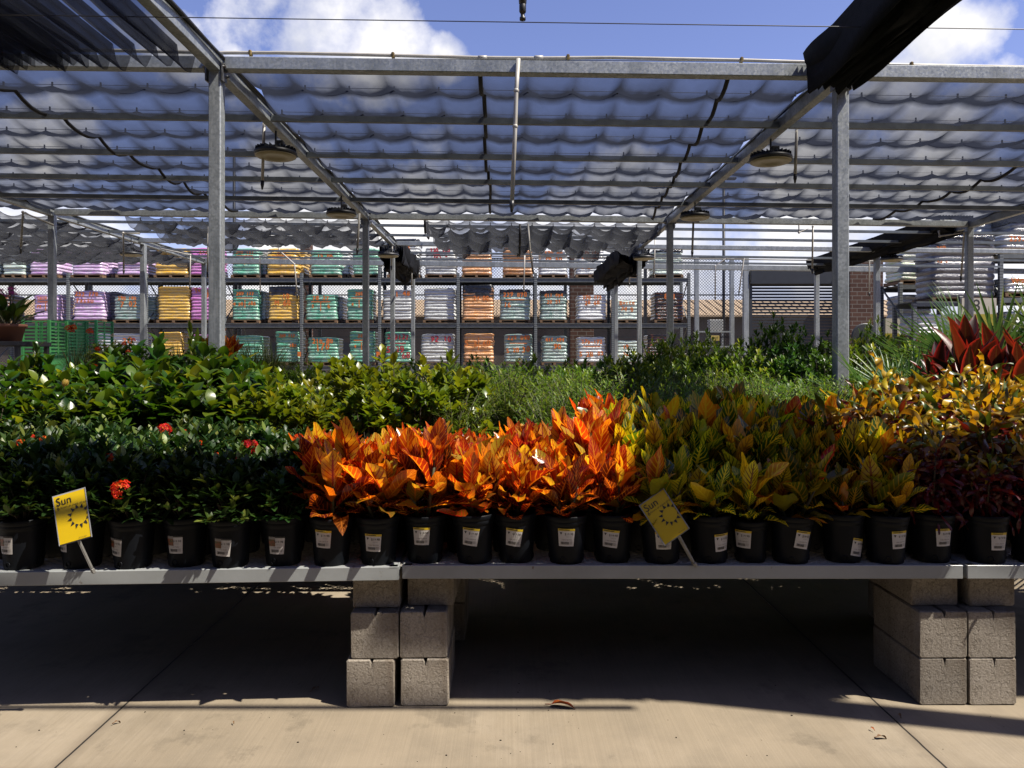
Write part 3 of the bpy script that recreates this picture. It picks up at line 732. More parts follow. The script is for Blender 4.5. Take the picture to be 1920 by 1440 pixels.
TL = bench('grey mesh bench left of the block piers carrying the dark green ixoras', -2.86, X_(749, 2.965), 2.843, 2.965, 1.3)
TM = bench('grey mesh bench in the middle carrying the red and yellow crotons', X_(754, 2.985), X_(1806, 2.985), 2.985, 2.985, 1.3)
TRr = bench('grey mesh bench at the right edge starting beside the right block piers', X_(1814, 2.985), 4.3, 2.985, 2.985, 1.3)
bench('long rear plant bench behind the ixoras under the leafy green plants', -4.9, -.34, 4.38, 4.38, 1.75, group='rear plant benches')
bench('long rear plant bench behind the crotons under the feathery plants', 0.04, 4.3, 4.38, 4.38, 1.75, group='rear plant benches')
def block_mesh(seed):
    r = random.Random(seed); mb = MB()
    w, d, h = .193, .392, .188
    nx, nz = 8, 8
    # notched, slightly eroded block: a bevelled shell with end grooves
    def ring(off, y):
        pts = []
        b = .006
        prof = [(-w/2+b, -h/2), (w/2-b, -h/2), (w/2, -h/2+b), (w/2, h/2-b), (w/2-b, h/2), (.012, h/2), (.006, h/2-.018-.02*r.random()), (-.004, h/2), (-w/2+b, h/2), (-w/2, h/2-b), (-w/2, -h/2+b)]
        for (x, z) in prof: pts.append((x*(1-off)+(r.random()-.5)*.003, y, z*(1-off)+(r.random()-.5)*.003))
        return pts
    rs = [ring(.035, -d/2), ring(0, -d/2+.006), ring(0, d/2-.006), ring(.035, d/2)]
    n = len(rs[0]); vs = [q for a in rs for q in a]; fs = []
    for j in range(3):
        for i in range(n): fs.append((j*n+i, j*n+(i+1) % n, (j+1)*n+(i+1) % n, (j+1)*n+i))
    fs.append(tuple(range(n))); fs.append(tuple(3*n+i for i in range(n-1, -1, -1)))
    mb.add(vs, [tuple(reversed(f)) for f in fs])
    return mb.mesh('concrete_block', M['block'])
BM = [block_mesh(k) for k in range(5)]
def block(label, px, Yf, lev, rz=0, group='concrete blocks under the benches', X=None):
    o = link('concrete_block', BM[rng.randrange(5)])
    o.location = ((X_(px, Yf) if X is None else X), Yf+.197, .0955+lev*.1905); o.rotation_euler = (0, 0, rz)
    return tag(o, label, 'concrete block', group)
LV = ('bottom', 'middle', 'top')
for nm, pxs, yfs in (('left stack of the middle pier', (693, 701, 706), (3.01, 3.02, 3.07)), ('right stack of the middle pier', (795, 793, 809), (3.02, 3.03, 3.10)),
                     ('left stack of the right pier', (1770, 1770, 1753), (3.03, 3.03, 3.10)), ('right stack of the right pier', (1862, 1862, 1859), (3.03, 3.03, 3.09))):
    for lev in range(3):
        block('%s concrete block in the %s' % (LV[lev], nm), pxs[lev], yfs[lev], lev, (rng.random()-.5)*.04)
for nm, X in (('shaded rear stack behind the left half of the middle pier', -.52), ('shaded rear stack behind the right half of the middle pier', -.31), ('shaded rear stack behind the left half of the right pier', 2.08), ('shaded rear stack behind the right half of the right pier', 2.29)):
    for lev in range(3): block('%s block in the %s' % (LV[lev], nm), 0, 3.72, lev, 0, X=X)
for nm, X in (('far dark stack at the joint of the rear benches', -.62), ('far dark stack at the right end of the rear bench', 2.85)):
    for lev in range(3): block('%s concrete block in the %s' % (LV[lev], nm), 0, 4.9, lev, 0, X=X)
# ------------------------------------------------------------------ pots and plants
def pot_mesh(s=1.0):
    mb = MB(); n = 40
    prof = [(.060, 0), (.066, 0), (.068, .004), (.0695, .02), (.0800, .150), (.0802, .156), (.0835, .158), (.0845, .172), (.0835, .174), (.0865, .176), (.0885, .192), (.0865, .196), (.0845, .195), (.081, .172), (.002, .170)]
    vs = []; fs = []
    for j, (r, z) in enumerate(prof):
        for k in range(n):
            a = 2*PI*k/n; rr = r*(1+(.008*((k % 2)*2-1) if 3 <= j <= 4 else 0)); vs.append((rr*math.cos(a)*s, rr*math.sin(a)*s, z*s))
    for j in range(len(prof)-1):
        for k in range(n): fs.append((j*n+k, j*n+(k+1) % n, (j+1)*n+(k+1) % n, (j+1)*n+k))
    fs.append(tuple(range(n-1, -1, -1))); mb.add(vs, fs)
    for k in range(4):
        a = PI/4+.5+k*PI/2; c = Vector((.0705*math.cos(a)*s, .0705*math.sin(a)*s, .022*s))
        u = Vector((-math.sin(a), math.cos(a), 0)); w = Vector((.08, 0, 1)).normalized()
        mb.tube([c+(u*math.cos(t)+Vector((0, 0, 1))*math.sin(t))*.011 for t in np.linspace(0, 2*PI, 13)], .0022, 5, caps=False)
    return mb.mesh('pot', M['pot'], True)
POT = pot_mesh()
sm_ = MB(); sm_.grid(lambda u, v: ((.081*math.sqrt(u))*math.cos(2*PI*v), (.081*math.sqrt(u))*math.sin(2*PI*v), .174+.008*math.sin(u*30+v*40)), 6, 24)
SOIL = sm_.mesh('soil', M['soil'])
def rdir(az, el): return np.array([math.cos(az)*math.cos(el), math.sin(az)*math.cos(el), math.sin(el)])
UP = np.array([0, 0, 1.0])
def croton(seed, mat, hmin, hmax, L0, L1, nst=3, nl=15, spread=.05, name='foliage', Wf=.42, drop=.0):
    rng.seed(seed); mb = MB()
    for s in range(nst):
        a0 = 2*PI*s/nst+rng.random(); H = hmin+(hmax-hmin)*rng.random()
        b = np.array([.025*math.cos(a0), .025*math.sin(a0), .165]); tip = b+np.array([math.cos(a0)*spread*(.4+rng.random()), math.sin(a0)*spread*(.4+rng.random()), H])
        mb.tube([Vector(b), Vector(b*.4+tip*.6), Vector(tip)], [.007, .006, .004], 6, 1)
        az = rng.random()*6; young = rng.random()
        for k in range(nl):
            t = k/(nl-1); az += 2.4+rng.random()*.3
            p = b+(tip-b)*(.12+.88*t**.8)
            el = R(16+68*t**.8+rng.uniform(-14, 14))-drop*(1-t)
            L = (L0+(L1-L0)*math.sin(PI*(.18+.62*t)))*rng.uniform(.55, 1.2); W = L*Wf*rng.uniform(.75, 1.15)
            d = rdir(az, el); st = p+d*.025
            mb.tube([Vector(p), Vector(st)], .0025, 4, 1, caps=False)
            tone = min(1, max(0, rng.uniform(.02, 1.0)*.86+.2*(young-.3)))
            mb.leaf(st, d, UP, L, W, 'ovate' if rng.random() < .4 else 'broad', 8, rng.uniform(-.25, .9)*(1.1-t*.6), rng.uniform(.1, .7), rng.uniform(-.8, .8), (tone, t, rng.random()), .34)
    return mb.mesh(name, [mat, M['stem']], True)
CR = [croton(10+k, M['croton_red'], .11, .2, .12, .18, 5, 15) for k in range(5)]
CRt = [croton(30+k, M['croton_red'], .17, .25, .13, .2, 4, 17) for k in range(2)]
CYL = [croton(40+k, M['croton_yel'], .15, .23, .14, .20, 4, 18, .06) for k in range(5)]
CYs = [croton(60+k, M['croton_yel'], .08, .15, .12, .17, 3, 14) for k in range(3)]
def curly(seed, H):
    rng.seed(seed); mb = MB()
    for s in range(6):
        a0 = 2*PI*s/6+rng.random(); r0 = .12*rng.random()**.6
        b = np.array([.02*math.cos(a0), .02*math.sin(a0), .165]); tip = b+np.array([math.cos(a0)*r0, math.sin(a0)*r0, H*(.7+.3*rng.random())])
        mb.tube([Vector(b), Vector(b*.4+tip*.6), Vector(tip)], [.006, .005, .003], 5, 1)
        az = rng.random()*6
        for k in range(30):
            t = k/29; az += 2.4
            p = b+(tip-b)*(.2+.8*t**.75); el = R(-5+80*t+rng.uniform(-15, 15)); d = rdir(az, el)
            L = .18*(.7+.5*rng.random())*(1.05-.25*t); W = .017+.016*rng.random()
            ag = min(1, max(0, (t-.70)*3.2+rng.uniform(-.4, .45)))
            tone = min(1, max(0, rng.uniform(0, .62) if t > .55 else rng.uniform(.0, 1.0)))
            tw = rng.uniform(3, 9)*rng.choice((-1, 1))
            mb.leaf(p, d, UP, L, W, 'spoon', 12, rng.choice((rng.uniform(.2, 1.5), rng.uniform(2, 5.5))), .25, tw, (tone, ag, rng.random()), .12)
    return mb.mesh('foliage', [M['croton_curl'], M['twig']], True)
CU = [curly(80+k, .3+.04*k) for k in range(4)]
def bushy(seed, mat, rad, z0, z1, ntip, nper, L, W, kind='ovate', nseg=3, trunk='twig', tipw=.35, dome=1.0, bend=.5, up=.35, kr=.55):
    rng.seed(seed); mb = MB()
    for i in range(ntip):
        az = rng.random()*2*PI; q = rng.random()
        u = rng.random()
        el = math.asin(min(1, u**.8)); rr = (kr+(1-kr)*q**.5)
        p = np.array([math.cos(az)*math.cos(el)*rad*rr, math.sin(az)*math.cos(el)*rad*rr, z0+(z1-z0)*(math.sin(el)*.8*rr+.2*rng.random())*dome])
        base = np.array([p[0]*.12, p[1]*.12, z0*.95])
        if i % 3 == 0: mb.tube([Vector(base), Vector((base+p)/2+np.array([0, 0, .02])), Vector(p)], [.005, .004, .002], 4, 1, caps=False)
        a2 = rng.random()*6; tone0 = rng.gauss(.42, .2)
        out = p-np.array([0, 0, z0+(z1-z0)*.2]); out /= np.linalg.norm(out)+1e-6
        for k in range(nper):
            a2 += 2.4; t = k/max(1, nper-1)
            d = rdir(a2, R(-10+55*t+rng.uniform(-20, 20)))*.75+out*.5+UP*up*.5
            st = p-out*(1-t)*L*tipw*2
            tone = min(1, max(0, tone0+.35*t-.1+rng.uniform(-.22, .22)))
            l2 = L*rng.uniform(.65, 1.15)*(1.05-.35*t)
            mb.leaf(st, d, UP, l2, W*l2/L*rng.uniform(.85, 1.15), kind, nseg, rng.uniform(-.1, bend*1.6), rng.uniform(.1, .4), rng.uniform(-.3, .3), (tone, t, rng.random()))
    return mb.mesh('foliage', [mat, M[trunk]], True)
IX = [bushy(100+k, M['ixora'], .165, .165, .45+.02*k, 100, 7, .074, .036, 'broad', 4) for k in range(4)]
HB = [bushy(120+k, M['hibis'], .27, .2, .74+.03*k, 52, 6, .13, .082, 'ovate', 5, kr=.45, bend=.9) for k in range(4)]
HY = [bushy(140+k, M['bright'], .27, .2, .72+.03*k, 62, 8, .088, .046, 'ovate', 4, kr=.5, bend=.6) for k in range(3)]
BS = [bushy(160+k, M['bush'], .5, .35, 1.5, 430, 8, .085, .032, 'lance', 3, kr=.55) for k in range(3)]
BD = [bushy(170+k, M['bush_dark'], .5, .35, 1.55, 430, 8, .075, .036, 'ovate', 3, kr=.55) for k in range(3)]
def feathery(seed, rad, H):
    rng.seed(seed); mb = MB()
    for s in range(52):
        az = rng.random()*6.28; lean = rad*rng.random()**.6; h = H*(.5+.5*rng.random())
        b = np.array([0, 0, .18]); pts = []
        for k in range(9):
            t = k/8; pts.append(b+np.array([math.cos(az)*lean*t**1.4, math.sin(az)*lean*t**1.4, h*(t-.12*t*t)]))
        mb.tube([Vector(q) for q in pts], [.0022]*8+[.0008], 4, 1, caps=False)
        for k in range(22):
            t = .2+.8*k/21; i = min(7, int(t*8)); f = t*8-i; p = pts[i]*(1-f)+pts[i+1]*f
            d = rdir(az+rng.choice((-1, 1))*rng.uniform(.7, 1.8), R(rng.uniform(0, 50)))
            mb.leaf(p, d, UP, rng.uniform(.035, .07), .012, 'lance', 2, rng.uniform(0, .6), .2, 0, (min(1, max(0, rng.gauss(.5, .25))), t, 0))
    return mb.mesh('foliage', [M['fine'], M['stem']], True)
FT = [feathery(190+k, .3, .52+.04*k) for k in range(3)]
def grassy(seed, n, H, rad, W, mat='grass'):
    rng.seed(seed); mb = MB()
    for s in range(n):
        az = rng.random()*6.28; el = R(rng.uniform(50, 88)); r = .06*rng.random()
        mb.leaf((r*math.cos(az), r*math.sin(az), .17), rdir(az, el), UP, H*rng.uniform(.55, 1.1), W, 'blade', 6, rng.uniform(.3, 1.6), .3, 0, (min(1, max(0, rng.gauss(.5, .25))), 0, 0))
    return mb.mesh('foliage', [M[mat], M['stem']], True)
GR = [grassy(210+k, 170, .62, .3, .008) for k in range(3)]
def floret_ball(seed, r, n, mat, name='flower_cluster'):
    rng.seed(seed); mb = MB()
    for i in range(n):
        az = rng.random()*6.28; el = R(rng.uniform(-25, 90)); d = rdir(az, el); c = d*r*rng.uniform(.75, 1.0)
        s1 = np.cross(d, [.3, .5, .8]); s1 /= np.linalg.norm(s1); s2 = np.cross(d, s1)
        for k in range(4):
            a = k*PI/2+.4; mb.leaf(c, s1*math.cos(a)+s2*math.sin(a)+d*.35, d, r*.36, r*.2, 'ovate', 2, .3, .1, 0, (rng.random(), 0, 0))
    return mb.mesh(name, [M[mat]], True)
FB = [floret_ball(300+k, .045, 60, 'petal_red') for k in range(2)]
FW = floret_ball(310, .04, 24, 'petal_white'); FP = floret_ball(311, .04, 24, 'petal_purple'); FYL = floret_ball(312, .035, 24, 'petal_yellow')
def bud_mesh():
    mb = MB(); rng.seed(5)
    for k in range(6):
        a = k*PI/3; mb.leaf((0.006*math.cos(a), .006*math.sin(a), 0), rdir(a, R(52)), UP, .055, .034, 'broad', 5, -1.2, .3, 0, (rng.random(), 0, 0))
    return mb.mesh('flower_bud', [M['bud']], True)
BUD = bud_mesh()
# --- price tags wrapped on a pot
def tag_mesh(dx, dz, tilt, red):
    mb = MB(); rad = lambda z: .0695+(.0800-.0695)*(z-.02)/.13+.0022
    w, h = .066, .071
    def mp(x, y, lift):
        x2 = x*math.cos(tilt)+y*math.sin(tilt)+dx; y2 = -x*math.sin(tilt)+y*math.cos(tilt)+dz
        r = rad(y2)+lift; a = x2/.077
        return (r*math.sin(a), -r*math.cos(a), y2)
    def rect(x0, y0, x1, y1, mi, lift, n=6, taper=0):
        vs = []; fs = []
        for i in range(n+1):
            x = x0+(x1-x0)*i/n
            for y in (y0, y1): vs.append(mp(x*(1-taper*(y1-y)/(y1-y0)), y, lift))
        fs = [(2*i, 2*i+2, 2*i+3, 2*i+1) for i in range(n)]
        mb.add(vs, fs, mi)
    rect(-w/2, -h/2, w/2, h/2, 0, 0, 8, .09)
    if not red:
        rect(-w/2, h/2-.009, w/2, h/2, 1, .0004, 8)
        rect(-w*.42, h/2-.006, .012, h/2-.003, 2, .0008, 4)
        c = [(-.026, .021), (-.016, .021), (-.021, .011)]
        mb.add([mp(x, y, .0006) for x, y in c], [(2, 1, 0)], 2)
    else:
        rect(-w/2, h/2-.006, w/2, h/2, 2, .0004, 8)
        rect(-w/2+.001, -.004, -.004, h/2-.012, 4, .0006, 4)
        rect(-w/2+.001, h/2-.012, -.004, h/2-.002, 3, .0007, 4)
    def txt(s, cx_, cy_, size, mi):
        vs, fs = text2d(s); mb.add([mp(cx_+x*size, cy_+y*size, .0008) for x, y in vs], fs, mi)
    txt('$19.98', .010, .014, .0125, 2)
    txt('2 GAL CROTON' if not red else '2 GAL IXORA', .002, -.009, .0056, 2)
    txt('19.98 EACH', .010, .003, .0045, 3)
    x = -.022; r = random.Random(3)
    while x < .008:
        b = r.choice((.0008, .0013, .002)); rect(x, -.028, x+b, -.017, 2, .0006, 1); x += b+r.choice((.0008, .0012))
    for k in range(3): rect(.012, -.026+k*.004, .024, -.0245+k*.004, 3, .0006, 1)
    return mb.mesh('price_tag', [M['white_tag'], M['yellow_tag'], M['ink'], M['grey_ink'], M['photo_red']])
def plant(name, label, cat, group, loc, fol, scale=1.0, potscale=1.0, tagargs=None, rz=None, fscale=None):
    o = thing(name, label, cat, loc, 0, group)
    p = link('pot', POT, o); p.scale = (potscale,)*3
    s = link('soil', SOIL, o); s.scale = (potscale,)*3
    o.rotation_euler = (R(rng.uniform(-1.6, 1.6)), R(rng.uniform(-1.6, 1.6)), 0)
    f = link('foliage', fol, o); f.rotation_euler = (0, 0, rng.random()*6.28 if rz is None else rz)
    k_ = 1+rng.uniform(-.10, .12); fs = fscale or (scale*k_, scale*k_, scale*k_*(1+rng.uniform(-.06, .1)))
    f.scale = fs; f.location = (0, 0, .17*(potscale-fs[2])) if True else (0, 0, 0)
    if tagargs: link('price_tag', tag_mesh(*tagargs), o)
    return o
rng.seed(99)
ZD = .578      # deck surface
front = [(45, 33, 1023, 0), (155, 130, 1020, 0), (250, 231, 1027, 4), (350, 343, 1022, -1), (433, 431, 1026, 4), (532, 529, 1023, 1),
         (622, 614, 1010, 2), (710, 706, 1017, 2), (797, 794, 1005, 0), (890, 885, 1008, 8), (968, 964, 1008, 8), (1062, 1060, 1008, 2), (1148, 1140, 1011, 6),
         (1240, 1238, 1013, 0), (1330, 1346, 1018, -3), (1407, 1383, 1013, 2), (1482, 1491, 1012, 10), (1580, 1597, 1029, 12), (1660, 1669, 1013, -3), (1745, 1750, 1009, -2), (1848, 1852, 1016, 1), (1935, 1940, 1012, 2)]
def kind_at(px, row):
    if px < 585: return 'ix'
    if px < (1190 if row < 2 else 1175): return 'cr'
    if px < (1700 if row == 0 else 1625 if row == 1 else 1580): return 'cy'
    return 'cu'
NAME = {'ix': ('potted_ixora', 'dark green ixora'), 'cr': ('potted_croton', 'red-orange croton'), 'cy': ('potted_croton', 'yellow-veined green croton'), 'cu': ('potted_croton', 'curly-leaved croton')}
GRP = {'ix': 'potted ixoras on the left bench', 'cr': 'red crotons on the benches', 'cy': 'yellow crotons on the benches', 'cu': 'curly crotons on the benches'}
ixs = []; cnt = {}
def yfront(px, off): # bench front follows the bench it stands on
    return (2.888+.077*max(-.3, px/750) if px < 752 else 2.985)+off
for i, (px, tx, ty, tl) in enumerate(front):
    Y = yfront(px, .09+.010*math.sin(i*2.7)); X = X_(px, Y)
    k = kind_at(px, 0); key = (k, 0); cnt[key] = cnt.get(key, 0)+1
    Yf = Y-.078; dx = X_(tx, Yf)-X*(Yf/Y)
    dz = Z_(ty, Yf)-ZD
    big = 1.0
    if k == 'ix': fol, sc = IX[i % 4], .92
    elif k == 'cr': fol, sc = CR[i % 5], (.94, 1.02, .88, 1.05, .9)[i % 5]
    elif k == 'cy': fol, sc = CYs[i % 3], 1.0
    else: fol, sc = CU[i % 4], .78
    o = plant(NAME[k][0], '%s, %s from the left of its kind in the front pot row' % (NAME[k][1], ORD[cnt[key]-1]), 'potted plant', GRP[k], (X, Y, ZD), fol, sc, 1.0 if px != 1407 else .86, (max(-.06, min(.06, dx)), min(.12, max(.05, dz)), R(tl), k == 'ix'))
    if k == 'ix': ixs.append(o)
ROWN = ('', 'second', 'third', 'fourth', 'fifth', 'sixth', 'seventh')
for row in range(1, 7):
    Yo = .09+.188*row
    px0 = -120-60*row if row else 0
    X = -2.95+(.094 if row % 2 else 0)
    while X < 3.7:
        px = CX+X/(2.985+Yo)*F
        Y = yfront(px, Yo+rng.uniform(-.02, .02)); px = CX+X/Y*F
        if -330 < px < 2260 and not (X_(738, 3.0) < X < X_(764, 3.0)):
            k = kind_at(px, row); key = (k, row); cnt[key] = cnt.get(key, 0)+1
            hs = 1.0
            if k == 'ix': fol, sc, hs = rng.choice(IX), 1.0, 1.0
            elif k == 'cr':
                if px > 1080 and row == 1: fol, sc = CRt[cnt[key] % 2], 1.0
                elif px > 1080: fol, sc = CRt[cnt[key] % 2], 1.06
                else: fol, sc = rng.choice(CR), rng.uniform(.74, 1.04)-.03*(row-1)
            elif k == 'cy': fol, sc = rng.choice(CYL), (1.0, 1.08, 1.12, 1.14, 1.14, 1.14)[row-1]*rng.uniform(.84, 1.1)
            else: fol, sc = rng.choice(CU), (.92, 1.0, 1.05, 1.1, 1.13, 1.15)[row-1]*(1.04+.12*max(0, 1-abs(px-1800)/220))
            o = plant(NAME[k][0], '%s, %s of its kind from the left, %s row back' % (NAME[k][1], ORD[cnt[key]-1], ROWN[row]), 'potted plant', GRP[k], (X, Y, ZD), fol, sc)
            if k == 'ix': ixs.append(o)
        X += .188+rng.uniform(-.006, .01)
# ixora flowers at the places the photograph shows them
for (px, py, Y, s) in ((228, 918, 2.66, .8), (470, 838, 3.25, .85), (443, 868, 2.95, .6), (372, 836, 3.2, .5), (305, 806, 3.5, .75), (345, 815, 3.45, .55), (82, 830, 3.3, .6), (38, 833, 3.2, .45), (355, 814, 3.4, .4), (412, 858, 3.1, .45), (205, 858, 2.95, .45), (555, 822, 3.3, .5), (338, 868, 2.9, .4), (212, 862, 2.9, .35), (310, 835, 3.2, .35), (60, 822, 3.4, .4)):
    w = P(px, py, Y); own = min(ixs, key=lambda o: (Vector(o.location[:2])-Vector((w.x, w.y))).length)
    w = P(px, py, Y+.17); f = link('flower_cluster', FB[rng.randrange(2)], own); f.location = w-Vector(own.location); f.scale = (s,)*3; f.rotation_euler = (R(70), 0, rng.random()*6)
# --- rear bench plants
rows2 = (4.52, 4.82, 5.14, 5.48, 5.84)
for r, Y in enumerate(rows2):
    n1 = n2 = n3 = 0; X = -4.75+.12*r
    while X < .8:
        px = CX+X/Y*F
        if px > -170 and not (r < 2 and -.30 < X < .08):
            j = rng.uniform(-.05, .05)
            if px < 500:
                n1 += 1; o = plant('potted_hibiscus', 'glossy leafy hibiscus, %s from the left, %s row of the rear bench' % (ORD[n1-1], ORD[r]), 'potted plant', 'leafy green plants on the rear bench', (X+j, Y+j, ZD), rng.choice(HB), (rng.uniform(.84, 1.10)+.03*r)*(.84 if px < 230 else 1), 1.15)
                if (n1+r) % 2:
                    for b in range(rng.choice((0, 0, 1, 1))):
                        a = rng.uniform(-2.6, -.5); bb = link('flower_bud', BUD, o); bb.location = (.25*math.cos(a), .25*math.sin(a), rng.uniform(.45, .68)); bb.rotation_euler = (rng.uniform(-.4, .4), rng.uniform(-.4, .4), rng.random()*6); bb.scale = (rng.uniform(.7, 1.0),)*3
            elif px < 855:
                n2 += 1; plant('potted_shrub', 'bright yellow-green shrub, %s from the left, %s row of the rear bench' % (ORD[n2-1], ORD[r]), 'potted plant', 'bright shrubs on the rear bench', (X+j, Y+j, ZD), rng.choice(HY), rng.uniform(.86, 1.06)+.025*r, 1.15)
            else:
                n3 += 1; plant('feathery_plant', 'fine feathery plant, %s from the left, %s row of the rear bench' % (ORD[n3-1], ORD[r]), 'potted plant', 'feathery plants on the rear bench', (X+j, Y+j, ZD), rng.choice(FT), .92+.04*r, 1.15)
        X += .285+rng.uniform(-.03, .03)
plant('potted_hibiscus', 'tall hibiscus shoot rising in front of the left front post', 'potted plant', None, (X_(372, 5.5), 5.5, ZD), HB[1], 1, 1.15, fscale=(.5, .5, 1.5))
plant('potted_hibiscus', 'tall hibiscus shoot with open bud before the green cart', 'potted plant', None, (X_(62, 5.5), 5.5, ZD), HB[2], 1, 1.15, fscale=(.6, .6, 1.22))
for r, Y in enumerate(rows2):
    n = 0; X = .92+.1*r
    while X < 4.0:
        n += 1
        if CX+X/Y*F < 2000:
            plant('feathery_plant', 'low fine-leaved plant behind the crotons, %s from the left, %s row' % (ORD[n-1], ORD[r]), 'potted plant', 'fine plants on the right rear bench', (X, Y, ZD), rng.choice(FT), .85+.05*r, 1.15)
        X += .31+rng.uniform(-.03, .04)
# --- big bushes under the cloth
bn = 0
def bush(px, py, Y, kind, lab, w=1.0):
    global bn
    m = rng.choice(BS if kind == 's' else BD); top = 1.5 if kind == 's' else 1.55
    zt = Z_(py-30, Y)
    o = thing('bush', lab, 'bush', (X_(px, Y), Y, 0), rng.random()*6, 'nursery bushes under the shade cloth')
    p = link('pot', POT, o); p.scale = (2.0,)*3
    f = link('foliage', m, o); f.scale = (w, w, zt/top)
    return o
for i, (px, py, Y, k, w) in enumerate(((885, 706, 7.0, 's', .8), (960, 712, 6.9, 's', .8), (1035, 705, 7.1, 's', .9), (1110, 692, 7.4, 's', .9), (1180, 680, 7.6, 's', .9), (1255, 672, 7.4, 's', 1.0), (1330, 668, 7.3, 's', 1.0),
        (1400, 660, 7.2, 's', 1.0), (1470, 668, 7.1, 'd', 1.0), (1540, 668, 7.2, 'd', 1.0), (1610, 655, 7.3, 's', 1.0), (1690, 645, 7.5, 's', 1.0), (900, 690, 9.0, 'd', 1.0), (990, 690, 9.2, 's', 1.0), (1080, 692, 9.0, 's', 1.0),
        (1170, 672, 9.2, 's', 1.1), (1245, 642, 9.4, 's', 1.0), (1310, 638, 9.6, 's', 1.1), (1380, 655, 9.3, 's', 1.1), (1455, 612, 9.0, 'd', 1.0), (1500, 630, 9.1, 'd', .9), (1560, 648, 9.0, 'd', 1.1), (1635, 622, 9.2, 's', .9), (1720, 640, 9.2, 's', 1.1), (1800, 650, 9.0, 's', 1.1), (1890, 640, 9.0, 'd', 1.1),
        (560, 692, 8.4, 's', 1.0), (660, 694, 8.6, 'd', 1.0), (760, 692, 8.4, 's', 1.0), (830, 688, 8.2, 's', .8))):
    bush(px, py, Y, k, '%s bush under the cloth, %s counting along its row from %s' % (('light green fine-leaved' if k == 's' else 'dense dark green'), ORD[i % 26], ('the middle' if i < 26 else 'the left')), w)
# yellow flowers over the feathery block
o = thing('flowering_plant', 'slender plant with small yellow flowers before the orange pallets', 'potted plant', (X_(900, 8.0), 8.0, 0))
link('pot', POT, o).scale = (1.8,)*3; f = link('foliage', FT[1], o); f.scale = (1.6, 1.6, 1.75); f.location = (0, 0, .25)
for px, py in ((886, 690), (893, 695), (905, 700), (915, 706), (882, 702), (970, 680), (974, 676)):
    w = P(px, py, 7.9); f = link('flower_head', FYL, o); f.location = w-o.location; f.scale = (.8,)*3
# ------------------------------------------------------------------ plants at the right: cordyline and palms
def cordyline(seed, H, nl=24):
    rng.seed(seed); mb = MB()
    mb.tube([(0, 0, .15), (.02, 0, H*.5), (.01, .01, H)], [.016, .013, .01], 8, 1)
    for k in range(nl):
        t = k/(nl-1); az = k*2.4+rng.random()*.4; el = R(20+64*t+rng.uniform(-10, 10))
        p = np.array([.01, 0, H*(.55+.45*t)])
        mb.leaf(p, rdir(az, el), UP, rng.uniform(.32, .48)*(1-.2*t), rng.uniform(.085, .12), 'lance', 10, rng.uniform(.1, 1.3)*(1-.6*t), .55, rng.uniform(-.4, .4), (rng.random(), t, 0), .1)
    return mb.mesh('foliage', [M['cordy'], M['twig']], True)
CO = [cordyline(400+k, .55+.06*k) for k in range(3)]
for i, (px, py, Y, s) in enumerate(((1812, 580, 4.85, 1.05), (1905, 640, 4.7, 1.0), (1868, 625, 5.1, 1.05), (1762, 640, 5.2, .95), (1960, 600, 5.1, 1.1))):
    z = ZD; h = Z_(py, Y)-z
    o = plant('potted_cordyline', 'cordyline with broad dark red leaves, %s from the left at the right edge' % ORD[(1, 3, 2, 0, 4)[i]], 'potted plant', 'red-leaved cordylines at the right', (X_(px, Y), Y, z), CO[i % 3], s, 1.2, fscale=(s*.9, s*.9, 1.18*h/(1.0+.06*(i % 3))))
def fan_palm(seed, nf=13):
    rng.seed(seed); mb = MB()
    for k in range(nf):
        az = k*2.4+rng.random(); el = R(rng.uniform(25, 80)); d = rdir(az, el); L = rng.uniform(.35, .6)
        tip = d*L+np.array([0, 0, .2]); mb.tube([(0, 0, .17), tuple(d*L*.5+np.array([0, 0, .2])), tuple(tip)], [.008, .006, .005], 5, 1)
        sd = np.cross(d, UP); sd /= np.linalg.norm(sd); n2 = np.cross(sd, d)
        for q in range(24):
            a = R(-105+210*q/23); dd = d*math.cos(a)+sd*math.sin(a)+n2*.15
            mb.leaf(tip, dd, n2, rng.uniform(.34, .44)*(.75+.25*math.cos(a)), .030, 'blade', 4, rng.uniform(.05, .5), .5, 0, (min(1, max(0, rng.gauss(.5, .25))), 0, 0))
    return mb.mesh('foliage', [M['palm'], M['stem']], True)
FPm = [fan_palm(430+k) for k in range(2)]
for i, (px, py, Y, s) in enumerate(((1700, 690, 5.4, .92), (1875, 650, 6.0, 1.36), (1985, 640, 5.9, 1.4))):
    o = thing('fan_palm', ('small fan palm behind the curly crotons left of the cordylines', 'large fan palm with stiff pale blades behind the cordylines', 'fan palm cut by the right edge of the view')[i], 'palm', (X_(px, Y), Y, ZD), 0, 'fan palms at the right')
    link('pot', POT, o).scale = (1.4,)*3; f = link('foliage', FPm[i % 2], o); f.scale = (s,)*3; f.rotation_euler = (0, 0, i*1.3)
